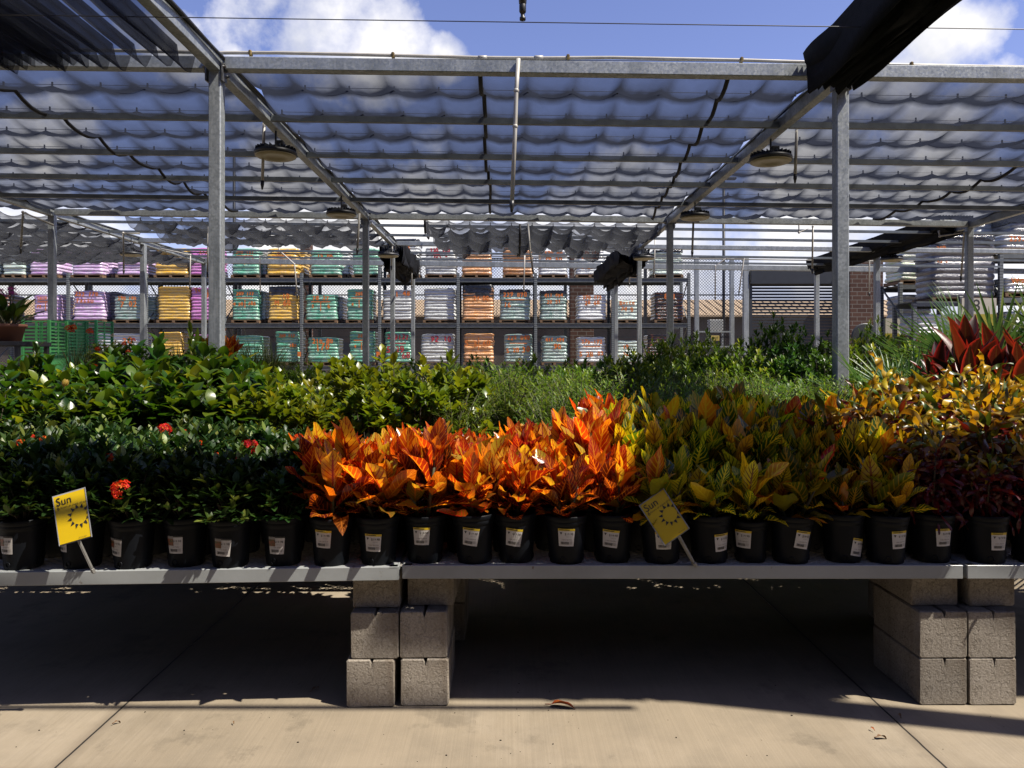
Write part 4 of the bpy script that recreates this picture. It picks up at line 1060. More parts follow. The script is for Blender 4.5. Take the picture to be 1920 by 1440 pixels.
# ------------------------------------------------------------------ things at the left behind the rear bench
def cart(label, x0, x1, Y, depth, m, panel=True):
    o = thing('plant_cart', label, 'cart', group='green plant carts')
    zt = Z_(600, Y); z0 = .12; w = x1-x0
    for (x, y) in ((x0, Y), (x1, Y), (x0, Y+depth), (x1, Y+depth)):
        MB().box((x, y, (zt+z0)/2), (.045, .03, zt-z0), bev=.004).build('post', M[m], o)
        MB().lathe([(.02, -.03), (.06, -.03), (.06, .03), (.02, .03)], 16, c=(x, y, .07)).build('wheel', M['table'], o)
    def panel_side(a, b, name):
        a = Vector(a); b = Vector(b); d = b-a; mb = MB()
        for (u0, u1) in ((-.02, 1.02),):
            for k in range(9):
                z = zt-.1-k*.051; mb.bar(a+d*u0+Vector((0, 0, z)), a+d*u1+Vector((0, 0, z)), .012, .022)
        mb.bar(a+d*.515+Vector((0, 0, zt-.32)), a+d*.5151+Vector((0, 0, zt-.32)), .012, .5) if False else mb.box(a+d*.515+Vector((0, 0, zt-.60)), (.03 if abs(d.x) > abs(d.y) else .016, .016 if abs(d.x) > abs(d.y) else .03, 1.18))
        mb.bar(a+Vector((0, 0, zt-.02)), b+Vector((0, 0, zt-.02)), .012, .02)
        for k in range(4): mb.bar(a+d*.05+Vector((0, 0, zt-.98-.06*k)), a+d*.95+Vector((0, 0, zt-.98-.06*k)), .012, .025)
        mb.build('slatted_panel', M[m], o)
        s = MB().bar(a+Vector((0, 0, zt-.735)), b+Vector((0, 0, zt-.735)), .014, .36); s.build('name_board', M[m], o)
    panel_side((x0+.02, Y, 0), (x1-.02, Y, 0), 0); panel_side((x1, Y+.02, 0), (x1, Y+depth-.02, 0), 0)
    for k in range(3): MB().box(((x0+x1)/2, Y+depth/2, .3+.5*k), (w-.05, depth-.04, .02)).build('shelf', M[m], o)
    if panel:
        t = MB()
        for s, z, sz in (('Lush Farms', zt-.70, .055),):
            vs, fs = text2d(s); t.add([((x0+x1)/2+.05+x*sz, Y-.009, z+y*sz) for x, y in vs], fs)
        t.build('lettering', M['cart_dark'], o)
    else:
        MB().box(((x0+x1)/2, Y-.01, zt-.80), (w*.5, .004, .09)).build('label', M['white_tag'], o)
    return o
cart('bright green slatted plant cart with a lettered board at the left', X_(43, 11), X_(92, 11), 11.0, .43, 'cart')
cart('darker green slatted plant cart behind the bright one', X_(98, 11.6), X_(124, 11.6), 11.62, .5, 'cart_dark', False)
cart('dark green slatted plant cart holding red flowers', X_(131, 12.3), X_(180, 12.3), 12.3, .5, 'cart_dark', False)
o = thing('potted_ginger', 'broad-leaved plant with purple flower heads in a terracotta pot', 'potted plant', (X_(16, 8.5), 8.5, Z_(641, 8.5)))
MB().lathe([(.12, 0), (.125, 0), (.165, .16), (.185, .165), (.185, .2), (.17, .2), (.16, .17), (.01, .165)], 32).build('pot', M['terracotta'], o, True)
mb = MB(); rng.seed(77)
for k in range(26):
    az = k*2.4; el = R(rng.uniform(35, 80)); d = rdir(az, el); b = np.array([.05*math.cos(az), .05*math.sin(az), .17]); st = b+d*rng.uniform(.06, .2)
    mb.tube([tuple(b), tuple(st)], .006, 5, 1); mb.leaf(st, d, UP, rng.uniform(.2, .3), .09, 'ovate', 6, rng.uniform(.1, 1.1), .35, 0, (rng.random()*.7, 0, 0))
mb.build('foliage', [M['hibis'], M['stem']], o, True)
for px, py in ((4, 552), (20, 548), (27, 549), (-12, 556)):
    f = link('flower_head', FP, o); f.location = P(px, py, 8.4)-o.location; f.scale = (1.3, 1.3, 1.5)
    MB().tube([Vector((0, 0, .18)), f.location], .005, 5).build('flower_stalk', M['stem'], o)
tb = thing('display_table', 'dark display table under the terracotta pot', 'table', (X_(5, 8.5), 8.5, 0))
zt = Z_(641, 8.5); MB().box((0, 0, zt-.025), (.75, .6, .05), bev=.004).build('table_top', M['table'], tb)
for sx in (-1, 1):
    for sy in (-1, 1): MB().box((sx*.34, sy*.26, (zt-.05)/2), (.04, .04, zt-.05)).build('leg', M['table'], tb)
def standing(name, label, px, pytop, Y, fol, htop, w, flowers=(), fm=FB[0], potm=None, pots=1.5, z0=.9, fs=.7):
    z0 = max(.1, z0); o = thing(name, label, 'potted plant', (X_(px, Y), Y, z0))
    p = link('pot', POT, o); p.scale = (pots,)*3
    f = link('foliage', fol, o); hh = (Z_(pytop, Y)-z0)/htop; f.scale = (w, w, hh); f.rotation_euler = (0, 0, rng.random()*6)
    for (fx, fy) in flowers:
        q = link('flower_cluster', fm, o); q.location = P(fx, fy, Y-.25*w)-o.location; q.scale = (fs,)*3
    return o
shelf = thing('display_table', 'long low table carrying flowers in the left background', 'table', (X_(260, 10.2), 10.2, 0))
MB().box((0, 0, .87), (3.6, 2.2, .05)).build('table_top', M['table'], shelf)
for sx in (-1, 1):
    for sy in (-1, 1): MB().box((sx*1.7, sy*1.0, .42), (.06, .06, .84)).build('leg', M['table'], shelf)
standing('potted_lily', 'grassy plant with dark red flowers beside the green carts', 140, 622, 9.3, GR[0], .75, .8, ((128, 616), (133, 620), (137, 615), (168, 622)), FB[1], fs=.9)
standing('potted_lily', 'grassy plant with long arching leaves right of the carts', 165, 640, 9.2, GR[1], .75, .9, ((178, 688), (183, 655)), FB[0], fs=.7)
standing('flowering_shrub', 'shrub with small white and red flowers, left one of the pair behind the hibiscus', 205, 632, 9.6, BS[0], 1.5, .75, ((192, 640), (200, 650), (212, 630), (218, 642), (208, 660), (190, 660)), FW, fs=.7)
standing('flowering_shrub', 'shrub with white and dark red flowers left of the slim grey post', 242, 634, 9.6, BD[1], 1.55, .75, ((232, 645), (250, 638), (240, 660), (256, 655)), FB[1], fs=.6)
standing('potted_shrub', 'clipped dark shrub in a yellow-banded pot, left of the pair', 308, 652, 9.6, BD[0], 1.55, .5, z0=.9)
standing('potted_shrub', 'clipped dark shrub in a yellow-banded pot, right of the pair', 350, 652, 9.7, BD[2], 1.55, .5, z0=.9)
standing('grass_plant', 'pale grassy plant before the yellow pallet', 330, 622, 10.6, GR[2], .75, .9)
standing('croton_plant', 'small orange and green croton left of the left front post', 385, 640, 9.9, CYL[0], .52, 1.3)
standing('croton_plant', 'small orange croton just right of the left front post', 424, 645, 9.9, CR[1], .4, 1.3)
for i, (px, py) in enumerate(((440, 622), (475, 618), (510, 626), (455, 640), (500, 645), (535, 650))):
    standing('grass_plant', 'feathery yellow-green grass clump right of the left front post, %s of six' % ORD[i], px, py, 10.3+.25*(i % 3), GR[i % 3], .75, 1.25).__setitem__('group', 'grass clumps by the left post')
for i, px in enumerate((322, 352)):      # yellow banded pots
    o = thing('banded_pot', ('cream and green banded pot under the left clipped shrub', 'cream and green banded pot under the right clipped shrub')[i], 'pot', (X_(px, 9.35), 9.35, .9))
    MB().lathe([(.06, 0), (.075, .06), (.08, .06)], 24).lathe([(.08, .10), (.085, .15), (.1, .16), (.1, .19)], 24).build('body', M['cream'], o, True)
    MB().lathe([(.0755, .06), (.081, .10)], 24).build('band', M['cart_dark'], o, True)
# price card among the crotons
c = P(1085, 796, 3.75); o = MB().box((0, 0, 0), (.055, .003, .075), bev=.001).build('plant_tag', M['white_tag']); o.location = c; o.rotation_euler = (R(-12), 0, R(8))
tag(o, 'small white plant tag standing between the red crotons and the feathery plants', 'tag')
# ------------------------------------------------------------------ Sun signs
def sun_sign(label, corners, pole, Y, seed):
    tl, tr, br, bl = [Vector((X_(x, Y), 0, Z_(y, Y))) for x, y in corners]
    c = (tl+tr+br+bl)/4; ex = ((tr-tl)+(br-bl))/2; ez = ((tl-bl)+(tr-br))/2
    W, H = ex.length, ez.length
    o = thing('sun_sign', label, 'sign', (c.x, Y, c.z), 0, 'yellow sun signs')
    ex /= 1; ez /= 1
    def mp(a, b, y):
        q = ex*a+ez*b; dy = y+b*.075; k = 1+dy/Y      # the board leans back on its stake
        return Vector(((c.x+q.x)*k-c.x, dy, (c.z-EYE+q.z)*k+EYE-c.z))    # leaning slightly back at its top
    def slab(a0, b0, a1, b1, y0, y1, mi, mb):
        vs = [mp(a, b, y) for y in (y0, y1) for (a, b) in ((a0, b0), (a1, b0), (a1, b1), (a0, b1))]
        mb.add(vs, [(0, 1, 2, 3), (7, 6, 5, 4), (0, 4, 5, 1), (1, 5, 6, 2), (2, 6, 7, 3), (3, 7, 4, 0)], mi)
    mb = MB(); slab(-.5, -.5, .5, .5, -.002, .002, 0, mb); mb.build('board', M['sign_yellow'], o)
    mb = MB(); slab(-.535, -.525, .535, .525, .0025, .008, 0, mb)
    slab(.502, -.52, .53, .52, -.004, .0022, 0, mb); slab(-.53, -.52, -.502, .52, -.004, .0022, 0, mb)
    mb.build('holder', M['clear_edge'], o)
    pr = MB()
    def txt(s, a, b, size, left=False):
        vs, fs = text2d(s); x0 = min(v[0] for v in vs) if left else 0
        pr.add([mp(a+(x-x0)*size/W, b+y*size/H, -.0045) for x, y in vs], fs)
    txt('Sun', -.43, .37, .042, True); txt('6', -.43, .245, .022, True); txt('hours or more of sun', -.31, .245, .0115, True); txt('full sun plant', .12, -.46, .006, True)
    cx_, cz_ = .22, -.02; rr = .030
    for k in range(12):
        a = 2*PI*k/12+.12
        for (s0) in (0,):
            q = [(rr*1.0, -.0062), (rr*1.0, .0062), (rr*1.55, .001)]
            tri = [(cx_+(r*math.cos(a)-w*math.sin(a))/W, cz_+(r*math.sin(a)+w*math.cos(a))/H) for r, w in q]
            if max(t[0] for t in tri) > .53: tri = [(min(.495, t[0]), t[1]) for t in tri]
            pr.add([mp(x, y, -.0045) for x, y in tri], [(2, 1, 0)])
    pr.build('lettering', M['ink'], o)
    p0 = P(pole[0], pole[1], Y+.012)-o.location; p1 = P(pole[2], pole[3], Y+.05)-o.location
    mb = MB(); d = (p1-p0)
    mb.bar(p0-d*.12, p0+d*.86, .017, .009, bev=.002); mb.bar(p0+d*.86, p1, .024, .012, bev=.002)
    mb.bar(p0-d*.1+Vector((0, -.006, 0)), p0+d*.86+Vector((0, -.006, 0)), .005, .003)
    mb.build('stake', M['stake'], o)
sun_sign('yellow Sun sign on a grey stake before the ixora pots at the left', ((100, 933), (158, 916), (171, 1005), (112, 1022)), (147, 1012, 176, 1074), 2.79, 1)
sun_sign('yellow Sun sign tilted further over before the croton pots', ((1200, 948), (1244, 918), (1291, 990), (1247, 1022)), (1272, 1004, 1304, 1062), 2.94, 2)
# ------------------------------------------------------------------ debris on the floor
def fallen(label, px, py, L, m, rz, bend=1.0, name='fallen_leaf'):
    mb = MB(); Y = F*EYE/(py-CY); mb.leaf((-L/2, 0, .006), (1, 0, .35), UP, L, L*.38, 'ovate', 8, bend, .5, .6, (.3, 1, .3), .2)
    mb.tube([(-L*.75, 0, .004), (-L/2, 0, .007)], .002, 4)
    o = mb.build(name, M[m], None, True); o.location = (X_(px, Y), Y, .004); o.rotation_euler = (0, 0, rz)
    return tag(o, label, 'leaf', 'fallen leaves on the floor')
fallen('curled orange-red leaf lying on the sunny floor in front of the middle bench', 1058, 1328, .105, 'dry_leaf', -.25)
fallen('small crumpled orange leaf beside the left floor joint', 222, 1357, .03, 'brown_leaf', .8, 2.2)
fallen('thin brown leaf curl left of the right floor joint', 1655, 1386, .045, 'brown_leaf', .1, 1.6)
fallen('tiny red leaf scrap near the right floor joint', 1635, 1370, .02, 'dry_leaf', 1.8)
fallen('yellow leaf in the bench shadow left of the middle pier', 592, 1295, .04, 'brown_leaf', 1.0)
fallen('small dark leaf scrap on the floor below the left bench', 438, 1358, .016, 'brown_leaf', 2.0)
fallen('dark twisted leaf beside the right pier shadow', 1686, 1345, .03, 'brown_leaf', 1.4)
cr = MB(); rng.seed(31)
for k in range(110):      # crumbs of potting soil and grit
    x = rng.uniform(-2.2, 2.3); y = 2.35+rng.random()**1.6*.95; r = rng.choice((.001, .0014, .002, .003))
    if rng.random() < .35: x = rng.gauss(-.2, .35)
    cr.ball((x, y, r*.6), r, 5, 3, 0, rng.uniform(.8, 1.6), 1, .7, .5)
tag(cr.build('soil_crumbs', M['soil']), 'dark crumbs of soil scattered over the sunny concrete floor', 'soil', kind='stuff')
# ------------------------------------------------------------------ pallet racking
YK = 27.0
def load_mesh(w, d, h, n, seed, tilt=0.0, lump=1.0):
    r = random.Random(seed); mb = MB(); NP = 40
    def outline(b, sh):
        pts = []; hw, hd = w/2+b, d/2+b; rc = .09
        per = []
        for k in range(NP):
            a = 2*PI*k/NP; cx_, sy_ = math.cos(a), math.sin(a); e = .22
            x = math.copysign(abs(cx_)**e, cx_)*hw; y = math.copysign(abs(sy_)**e, sy_)*hd
            pts.append((x+sh[0], y+sh[1]))
        return pts
    rings = []; cols = []
    for k in range(n):
        sh = ((r.random()-.5)*.03*lump+tilt*k/n, (r.random()-.5)*.03*lump); b0 = (r.random()-.5)*.02
        tone = (r.random()*9, r.random()*9, r.random()*9); split = r.uniform(-.2, .2)*w if r.random() < .8 else 9
        z0, z1 = h*k/n, h*(k+1)/n
        for f in (.02, .18, .5, .82, .98):
            bl = -.022+.032*(1-abs(2*f-1)**2.5)+b0
            if k == n-1 and f > .6: bl -= .06*(f-.6)/.4
            if k == n-1 and f > .9: bl -= .08
            ring = []
            for (x, y) in outline(bl, sh):
                q = 1-.035*math.exp(-((x-split)/.03)**2)
                wob = .012*lump*math.sin(x*9+k*2.1+seed)
                ring.append((x, y*q, z0+(z1-z0)*f+wob))
            rings.append(ring); cols += [tone]*NP
    vs = [q for a in rings for q in a]; fs = []
    for j in range(len(rings)-1):
        for i in range(NP): fs.append((j*NP+i, j*NP+(i+1) % NP, (j+1)*NP+(i+1) % NP, (j+1)*NP+i))
    fs.append(tuple((len(rings)-1)*NP+i for i in range(NP)))
    mb.add(vs, fs, 0, None, cols)
    return mb
def pallet_mesh(w, d):
    mb = MB()
    for x in (-w/2+.05, 0, w/2-.05): mb.box((x, 0, .06), (.09, d, .08))
    for k in range(5): mb.box((0, -d/2+.05+k*(d-.1)/4, .109), (w, .09, .018))
    for k in range(3): mb.box((0, -d/2+.05+k*(d-.1)/2, .01), (w, .09, .018))
    return mb
def pallet_load(label, px0, px1, pyt, pyb, kind, Y, text=(), paint='orange_paint', cap=None, n=None, depth=1.0, group='bagged pallets on the racking', tilt=0, rz=0, pal=True, cat='pallet load'):
    w = (px1-px0)/F*Y*1.05; x = (X_(px0, Y)+X_(px1, Y))/2; z0 = Z_(pyb, Y); h = Z_(pyt-1.5, Y)-z0-(.12 if pal else 0)
    seed = int(px0*7+pyt)
    o = thing('pallet_load', label, cat, (x, Y+depth/2, z0), rz, group)
    if pal: pallet_mesh(w*1.02, depth).build('pallet', M['wood'], o)
    zz = .12 if pal else 0
    n = n or max(4, round(h/.115))
    mb = load_mesh(w-.02, depth-.03, h, n, seed, tilt); ob = mb.build('bag_stack', BAG[kind], o, True); ob.location = (0, 0, zz)
    r = random.Random(seed+1)
    if text:
        t = MB(); yf = -depth/2-.018
        for (s, u, v, sz) in text:
            cx_ = u*w; cz_ = zz+v*h; a = 0
            for ch_i, ch in enumerate(s):
                size = sz*w; xx = cx_+(ch_i-(len(s)-1)/2)*size*.62
                if ch == '_':
                    t.box((cx_, yf, cz_), (w*.6, .004, .03)); continue
                if ch == '|':
                    t.box((xx, yf, cz_), (.03, .004, size*1.5)); continue
                if ch == ' ': continue
                vs, fs = text2d(ch); an = r.uniform(-.2, .12); ca, sa = math.cos(an), math.sin(an); sc = r.uniform(.9, 1.15); dz = r.uniform(-.03, .03)*size*3
                for (ox, oz) in ((0, 0), (.014, .006), (-.008, .012)):      # thick sprayed strokes
                    t.add([(xx+ox+(p*ca-q*sa)*size*sc, yf-ox*.1-.001, cz_+dz+oz+(p*sa+q*ca)*size*sc*1.15) for p, q in vs], fs)
        t.build('spray_writing', M[paint], o)
    if cap:
        c = MB(); hw, hd = w/2+.012, depth/2+.012; hc = cap if isinstance(cap, float) else .3
        def fn(u, v):
            a = 2*PI*u; e = .3; cx_, sy_ = math.cos(a), math.sin(a)
            X = math.copysign(abs(cx_)**e, cx_)*hw; Yy = math.copysign(abs(sy_)**e, sy_)*hd
            k = 1-max(0, v-.6)/.4
            zz_ = zz+h-hc*h*(1-min(1, v/.6))-.02*math.sin(u*40)*(v < .1)+.05*math.sin(v*PI/2)+.03*math.sin(u*25+v*9)*v
            return (X*(.25+.75*k**.4)+.01*math.sin(u*50), Yy*(.25+.75*k**.4)+.01*math.sin(u*43+v*20), zz_)
        c.grid(fn, 60, 12); c.build('wrap_cover', M['wrap_dark'], o, True)
    return o
def T4(a, b=None, c=None): # usual layout: number on top, rule, two counts below
    out = [(a, 0, .83, .17 if len(a) < 7 else .15)]
    if b: out += [('_', 0, .70, .1), ('|', 0, .52, .2), (b, -.25, .50, .15)]
    if c: out += [(c, .25, .52, .16)]
    return out
rk = thing('pallet_rack', 'long three level grey pallet rack across the back of the yard', 'rack')
UPX = [-163, -17, 129, 275, 421, 566, 712, 859, 1004, 1149, 1291]
ZL = [Z_(686, YK), Z_(606.5, YK), Z_(521.5, YK)]
ztop = Z_(512, YK)
for i, ux in enumerate(UPX):
    X = X_(ux, YK)
    for Y in (YK-.03, YK+1.15):
        h = ztop+(.35 if i in (6,) else 0)
        MB().box((0, 0, h/2), (.11, .09, h), bev=.01).build('upright', M['upright'], rk, loc=(X, Y, 0))
    br = MB(); zs = np.linspace(.4, h-.2, 6)
    for k in range(5): br.bar((X, YK+.02 if k % 2 else YK+1.1, zs[k]), (X, YK+1.1 if k % 2 else YK+.02, zs[k+1]), .03, .04)
    br.build('brace', M['rack'], rk)
    if i < len(UPX)-1:
        X1 = X_(UPX[i+1], YK)
        for z in ZL:
            for Y in (YK-.03, YK+1.15):
                b = MB().bar((X+.056, Y, z-.085), (X1-.056, Y, z-.085), .05, .13)
                b.bar((X+.056, Y-.012, z-.012), (X1-.056, Y-.012, z-.012), .08, .02)
                b.build('beam', M['rack'], rk)
            MB().box(((X+X1)/2, YK+.56, z-.012), (X1-X-.12, 1.05, .02)).build('shelf_deck', M['deck_dark'], rk)
for x in (561, 709):
    MB().box(P(x, 664, YK-.10), (.12, .01, .17)).build('marker_plate', M['orange_paint'], rk)
tops = [  # px0, px1, top, kind, text, paint, cap, words
 (-60, -5, 478, 'pale', (), 0, None, 'pale'), (4, 44, 470, 'pale', (), 0, None, 'pale green-white'), (55, 108, 466, 'lilac', (), 0, None, 'lilac'), (134, 190, 468, 'lilac', T4('252'), 0, None, 'lilac and white'), (218, 272, 468, 'lilac', (), 0, None, 'plain lilac'),
 (290, 349, 466, 'yellow', (), 0, None, 'yellow'), (355, 408, 465, 'magenta', T4('252'), 0, None, 'magenta'), (434, 484, 466, 'green', T4('209 137', '4', '85'), 0, None, 'green with 209 137 on it'), (500, 556, 466, 'yellow', T4('295', '4', '90'), 0, None, 'yellow with orange writing'),
 (582, 637, 468, 'green', (('16 86', 0, .72, .17),), 0, None, 'green and white'), (661, 709, 466, 'green', (), 0, None, 'plain green'), (727, 785, 452, 'silver', (('72', .1, .8, .2),), 0, .12, 'silver with a dark cover'), (798, 854, 464, 'silver', (('UA 68', 0, .86, .2), ('VA -', 0, .66, .2)), 1, None, 'silver with red VA written on it'),
 (867, 920, 466, 'orange', (), 0, .18, 'orange with a dark top'), (944, 998, 464, 'orange', (), 0, None, 'plain orange'), (1012, 1063, 470, 'white', (('570 40', 0, .85, .17), ('28 60', 0, .6, .2)), 0, None, 'white with 28 60 on it'), (1081, 1132, 470, 'white', (('270 172', 0, .86, .14), ('_', 0, .66, .1), ('5 28', -.1, .3, .17)), 0, None, 'white with heavy orange writing'),
 (1165, 1198, 480, 'pale', (), 0, None, 'pale green behind the black bundle'), (1226, 1280, 472, 'pale', (), 0, .05, 'pale green at the right end')]
mids = [(-40, 16, 553, 'black', (('10', .2, .7, .3),), 0, None, 'dark'), (62, 110, 553, 'lilac', T4('1010 50', '72', '1'), 0, None, 'lilac and white with 1010 on it'), (137, 194, 546, 'lilac', (('252 170', -.05, .86, .17), ('Fasso', -.1, .64, .18)), 0, None, 'white-lilac with 252 170 on it'), (213, 264, 555, 'teal', (('290 180', 0, .86, .15), ('7 02', .05, .62, .24)), 0, None, 'pale teal with orange scrawl'),
 (295, 355, 538, 'yellow', (), 0, None, 'plain yellow'), (357, 402, 540, 'magenta', (('Tulip', 0, .9, .2), ('7', .2, .7, .3)), 0, None, 'magenta'), (435, 484, 543, 'green', T4('209 137', '4 20', '185'), 0, None, 'green with 209 137 on it'), (504, 557, 541, 'yellow', (('10', .1, .72, .2), ('M 60', 0, .52, .22)), 0, .24, 'yellow with a grey cover'),
 (573, 630, 553, 'green', T4('78 27', '5', '6'), 0, None, 'squat green and white'), (650, 697, 543, 'green', T4('209', '4', '1'), 0, None, 'tall green'), (718, 773, 544, 'silver', (('71 48', .1, .84, .2),), 0, None, 'silver with orange numbers'), (795, 854, 541, 'silver', (), 0, None, 'plain grey-white'),
 (868, 924, 538, 'orange', (('24 00', .1, .62, .16),), 0, .30, 'orange with a dark and white cover'), (938, 993, 547, 'teal', (('229 070', 0, .86, .18), ('_', 0, .7, .1), ('16', -.25, .5, .2)), 0, .08, 'teal with 229 070 on it'), (1014, 1062, 549, 'teal', (('411 494', 0, .86, .16), ('20 51', 0, .64, .17)), 0, .08, 'striped teal'), (1084, 1136, 554, 'white', (('270 172', 0, .88, .15), ('28 60', 0, .66, .17)), 0, None, 'white with a hanging strap'),
 (1153, 1198, 563, 'pale', (('Bucte', 0, .82, .2), ('74 0', 0, .5, .2)), 0, None, 'pale green with orange words'), (1229, 1281, 548, 'black', (('808', 0, .8, .2),), 0, None, 'black and orange')]
lows = [(182, 262, 626, 'white', (('30', .2, .7, .2),), 0, None, 'white bags half hidden by flowers'), (296, 340, 623, 'yellow', (), 0, None, 'yellow behind the grasses'), (360, 405, 628, 'magenta', (), 0, None, 'magenta behind the left post'), (440, 490, 630, 'green', (), 0, None, 'green behind the grasses'), (516, 560, 622, 'green', T4('209 137', '', '185'), 0, None, 'green with 209 137 on it'), (577, 633, 634, 'green', (('210 80', 0, .82, .18), ('170', 0, .58, .25)), 0, None, 'squat green and white'), (655, 701, 622, 'green', T4('209', '4', '1'), 0, None, 'slim green'),
 (722, 770, 623, 'green', (('209137', 0, .8, .22), ('_', 0, .62, .1), ('5 29', -.1, .4, .27), ('68', .3, .2, .27)), 1, None, 'green with big red writing'), (790, 851, 627, 'silver', (('92 10', .1, .8, .2),), 1, None, 'silver with torn wrap'), (870, 925, 626, 'orange', (('5 5', -.25, .62, .24), ('60', .25, .62, .22), ('|', 0, .65, .3)), 0, None, 'orange'), (946, 998, 627, 'teal', (('229 040', 0, .84, .18), ('_', 0, .66, .1), ('5 28', -.2, .4, .18), ('30', .25, .44, .25)), 0, None, 'teal with heavy orange writing'), (1017, 1063, 631, 'teal', (('411 494', 0, .84, .17), ('90', .1, .56, .25)), 0, None, 'striped teal'),
 (1084, 1135, 633, 'white', (('270-172', 0, .78, .17), ('_', 0, .62, .1), ('5 28', -.2, .3, .2), ('03', .3, .34, .18)), 0, None, 'white with 270-172 on it'), (1156, 1199, 640, 'pale', (('19', -.1, .7, .2), ('26', -.1, .35, .2)), 0, None, 'pale green'), (1215, 1262, 628, 'black', (), 0, None, 'dark')]
for lev, (tab, pyb, word) in enumerate(((tops, 521.5, 'top'), (mids, 606.5, 'middle'), (lows, 686, 'lowest'))):
    for i, (a, b, yt, kd, tx, pt, cp, wd) in enumerate(tab):
        tx = [t for t in tx if t[0]]
        pallet_load('bag pallet, %s, %s from left on the %s shelf' % (wd, ORD[i], word), a, b, yt, pyb-.5, kd, YK+.06, tx, 'red_paint' if pt else 'orange_paint', cp)
# second rank of pallets standing behind, their grey sides showing between the front ones
for i, (a, b, yt, pyb, kd) in enumerate(((196, 222, 548, 606, 'grey'), (262, 292, 556, 606, 'teal'), (483, 499, 546, 606, 'pale'), (628, 642, 556, 606, 'silver'), (484, 500, 468, 521, 'silver'), (636, 655, 470, 521, 'white'), (556, 570, 470, 521, 'yellow'), (186, 212, 476, 521, 'lilac'))):
    pallet_load('narrow rear bag stack showing between the front pallets, %s of these from a list' % ORD[i], a, b, yt, pyb-.5, kd, YK+.5, depth=.9, group='rear bag stacks')['label'] = '%s rear bag stack showing between %s' % ({'grey': 'grey wrapped', 'teal': 'teal', 'pale': 'pale green', 'silver': 'silver', 'white': 'white', 'yellow': 'yellow', 'lilac': 'lilac'}[kd],
        ('the white-lilac and pale teal middle pallets', 'the pale teal and the plain yellow middle pallets', 'the green and the grey-covered yellow middle pallets', 'the squat and the tall green middle pallets', 'the green and yellow top pallets', 'the two green top pallets right of the yellow one', 'the yellow and the green and white top pallets', 'the two lilac top pallets')[i])
# ------------------------------------------------------------------ right hand racks
YB = 20.0
ra = thing('pallet_rack', 'grey rack with the lime green bags on top, beside the brick wall', 'rack')
def rackbits(o, ups, beams, Y, d=1.0):
    for (px, pyt) in ups:
        for dy in (0, d):
            MB().box((0, 0, Z_(pyt, Y)/2), (.11, .09, Z_(pyt, Y)), bev=.01).build('upright', M['upright'], o, loc=(X_(px, Y), Y+dy, 0))
        br = MB(); zt = Z_(pyt, Y); zs = np.linspace(.3, zt-.1, 5)
        for k in range(4): br.bar((X_(px, Y), Y+(.05 if k % 2 else d-.05), zs[k]), (X_(px, Y), Y+(d-.05 if k % 2 else .05), zs[k+1]), .03, .05)
        br.build('brace', M['rack'], o)
    for (xa, xb, py) in beams:
        for dy in (0, d): MB().bar((X_(xa, Y)+.06, Y+dy, Z_(py, Y)), (X_(xb, Y)-.06, Y+dy, Z_(py, Y)), .05, .13).build('beam', M['rack'], o)
        MB().box(((X_(xa, Y)+X_(xb, Y))/2, Y+d/2, Z_(py, Y)+.06), (X_(xb, Y)-X_(xa, Y)-.13, d-.06, .02)).build('shelf_deck', M['deck_dark'], o)
rackbits(ra, ((1688, 530), (1862, 530)), ((1688, 1862, 538),), 22.0, 1.1)
rb_ = thing('pallet_rack', 'lower grey rack with a red strip carrying loose white bags', 'rack')
rackbits(rb_, ((1714, 568), (1801, 556)), ((1714, 1801, 570), (1714, 1801, 640)), YB, 1.0)
MB().box(P(1757, 639, YB-.05), (X_(1795, YB)-X_(1718, YB), .02, .11)).build('red_strip', M['red_strip'], rb_)
t = MB(); vs, fs = text2d('CAUTION'); cc = P(1738, 639, YB-.065); t.add([(cc.x+x*.1, cc.y, cc.z+y*.1) for x, y in vs], fs); t.build('lettering', M['white_tag'], rb_)
rc_ = thing('pallet_rack', 'tall grey rack at the right edge with orange-marked pallets', 'rack')
rackbits(rc_, ((1876, 474), (2010, 474)), ((1876, 2010, 480), (1876, 2010, 563), (1876, 2010, 640)), YB, 1.1)
G2 = 'bagged pallets on the right racks'
pallet_load('lime green and white bag pallet on top of the rack beside the brick wall', 1690, 1748, 452, 533, 'lime', 22.05, group=G2, n=9)
pallet_load('silver bag stack on the rack below the lime green bags', 1692, 1748, 553, 668, 'silver', 22.1, group=G2, n=12)
pallet_load('white loose bag pile over the red strip', 1720, 1796, 590, 637, 'white', YB+.05, group=G2, n=5)
pallet_load('dark silver bag tower with a torn black cover and orange writing', 1752, 1868, 446, 566, 'grey', YB+.05, (('250', -.38, .8, .08), ('15 2', -.36, .6, .07)), cap=.14, group=G2, n=10)
pallet_load('shiny silver bag stack high behind the tower', 1832, 1897, 405, 446, 'silver', YB+1.2, group=G2, n=4)
pallet_load('white bag pallet with 259-0 on the upper right shelf', 1884, 1975, 440, 474, 'white', YB+.05, (('259-0', -.2, .6, .13),), group=G2, n=4)
pallet_load('black covered bag pallet high at the right edge', 1900, 1975, 396, 438, 'grey', YB+.3, cap=.5, group=G2, n=4, pal=False)
pallet_load('white bag pallet with orange block writing on the middle right shelf', 1888, 1975, 520, 557, 'white', YB+.05, (('WW15', -.2, .7, .13), ('T', 0, .35, .2)), group=G2, n=5)
pallet_load('silver bag pallet on the lowest right shelf', 1888, 1975, 585, 634, 'silver', YB+.05, group=G2, n=5)
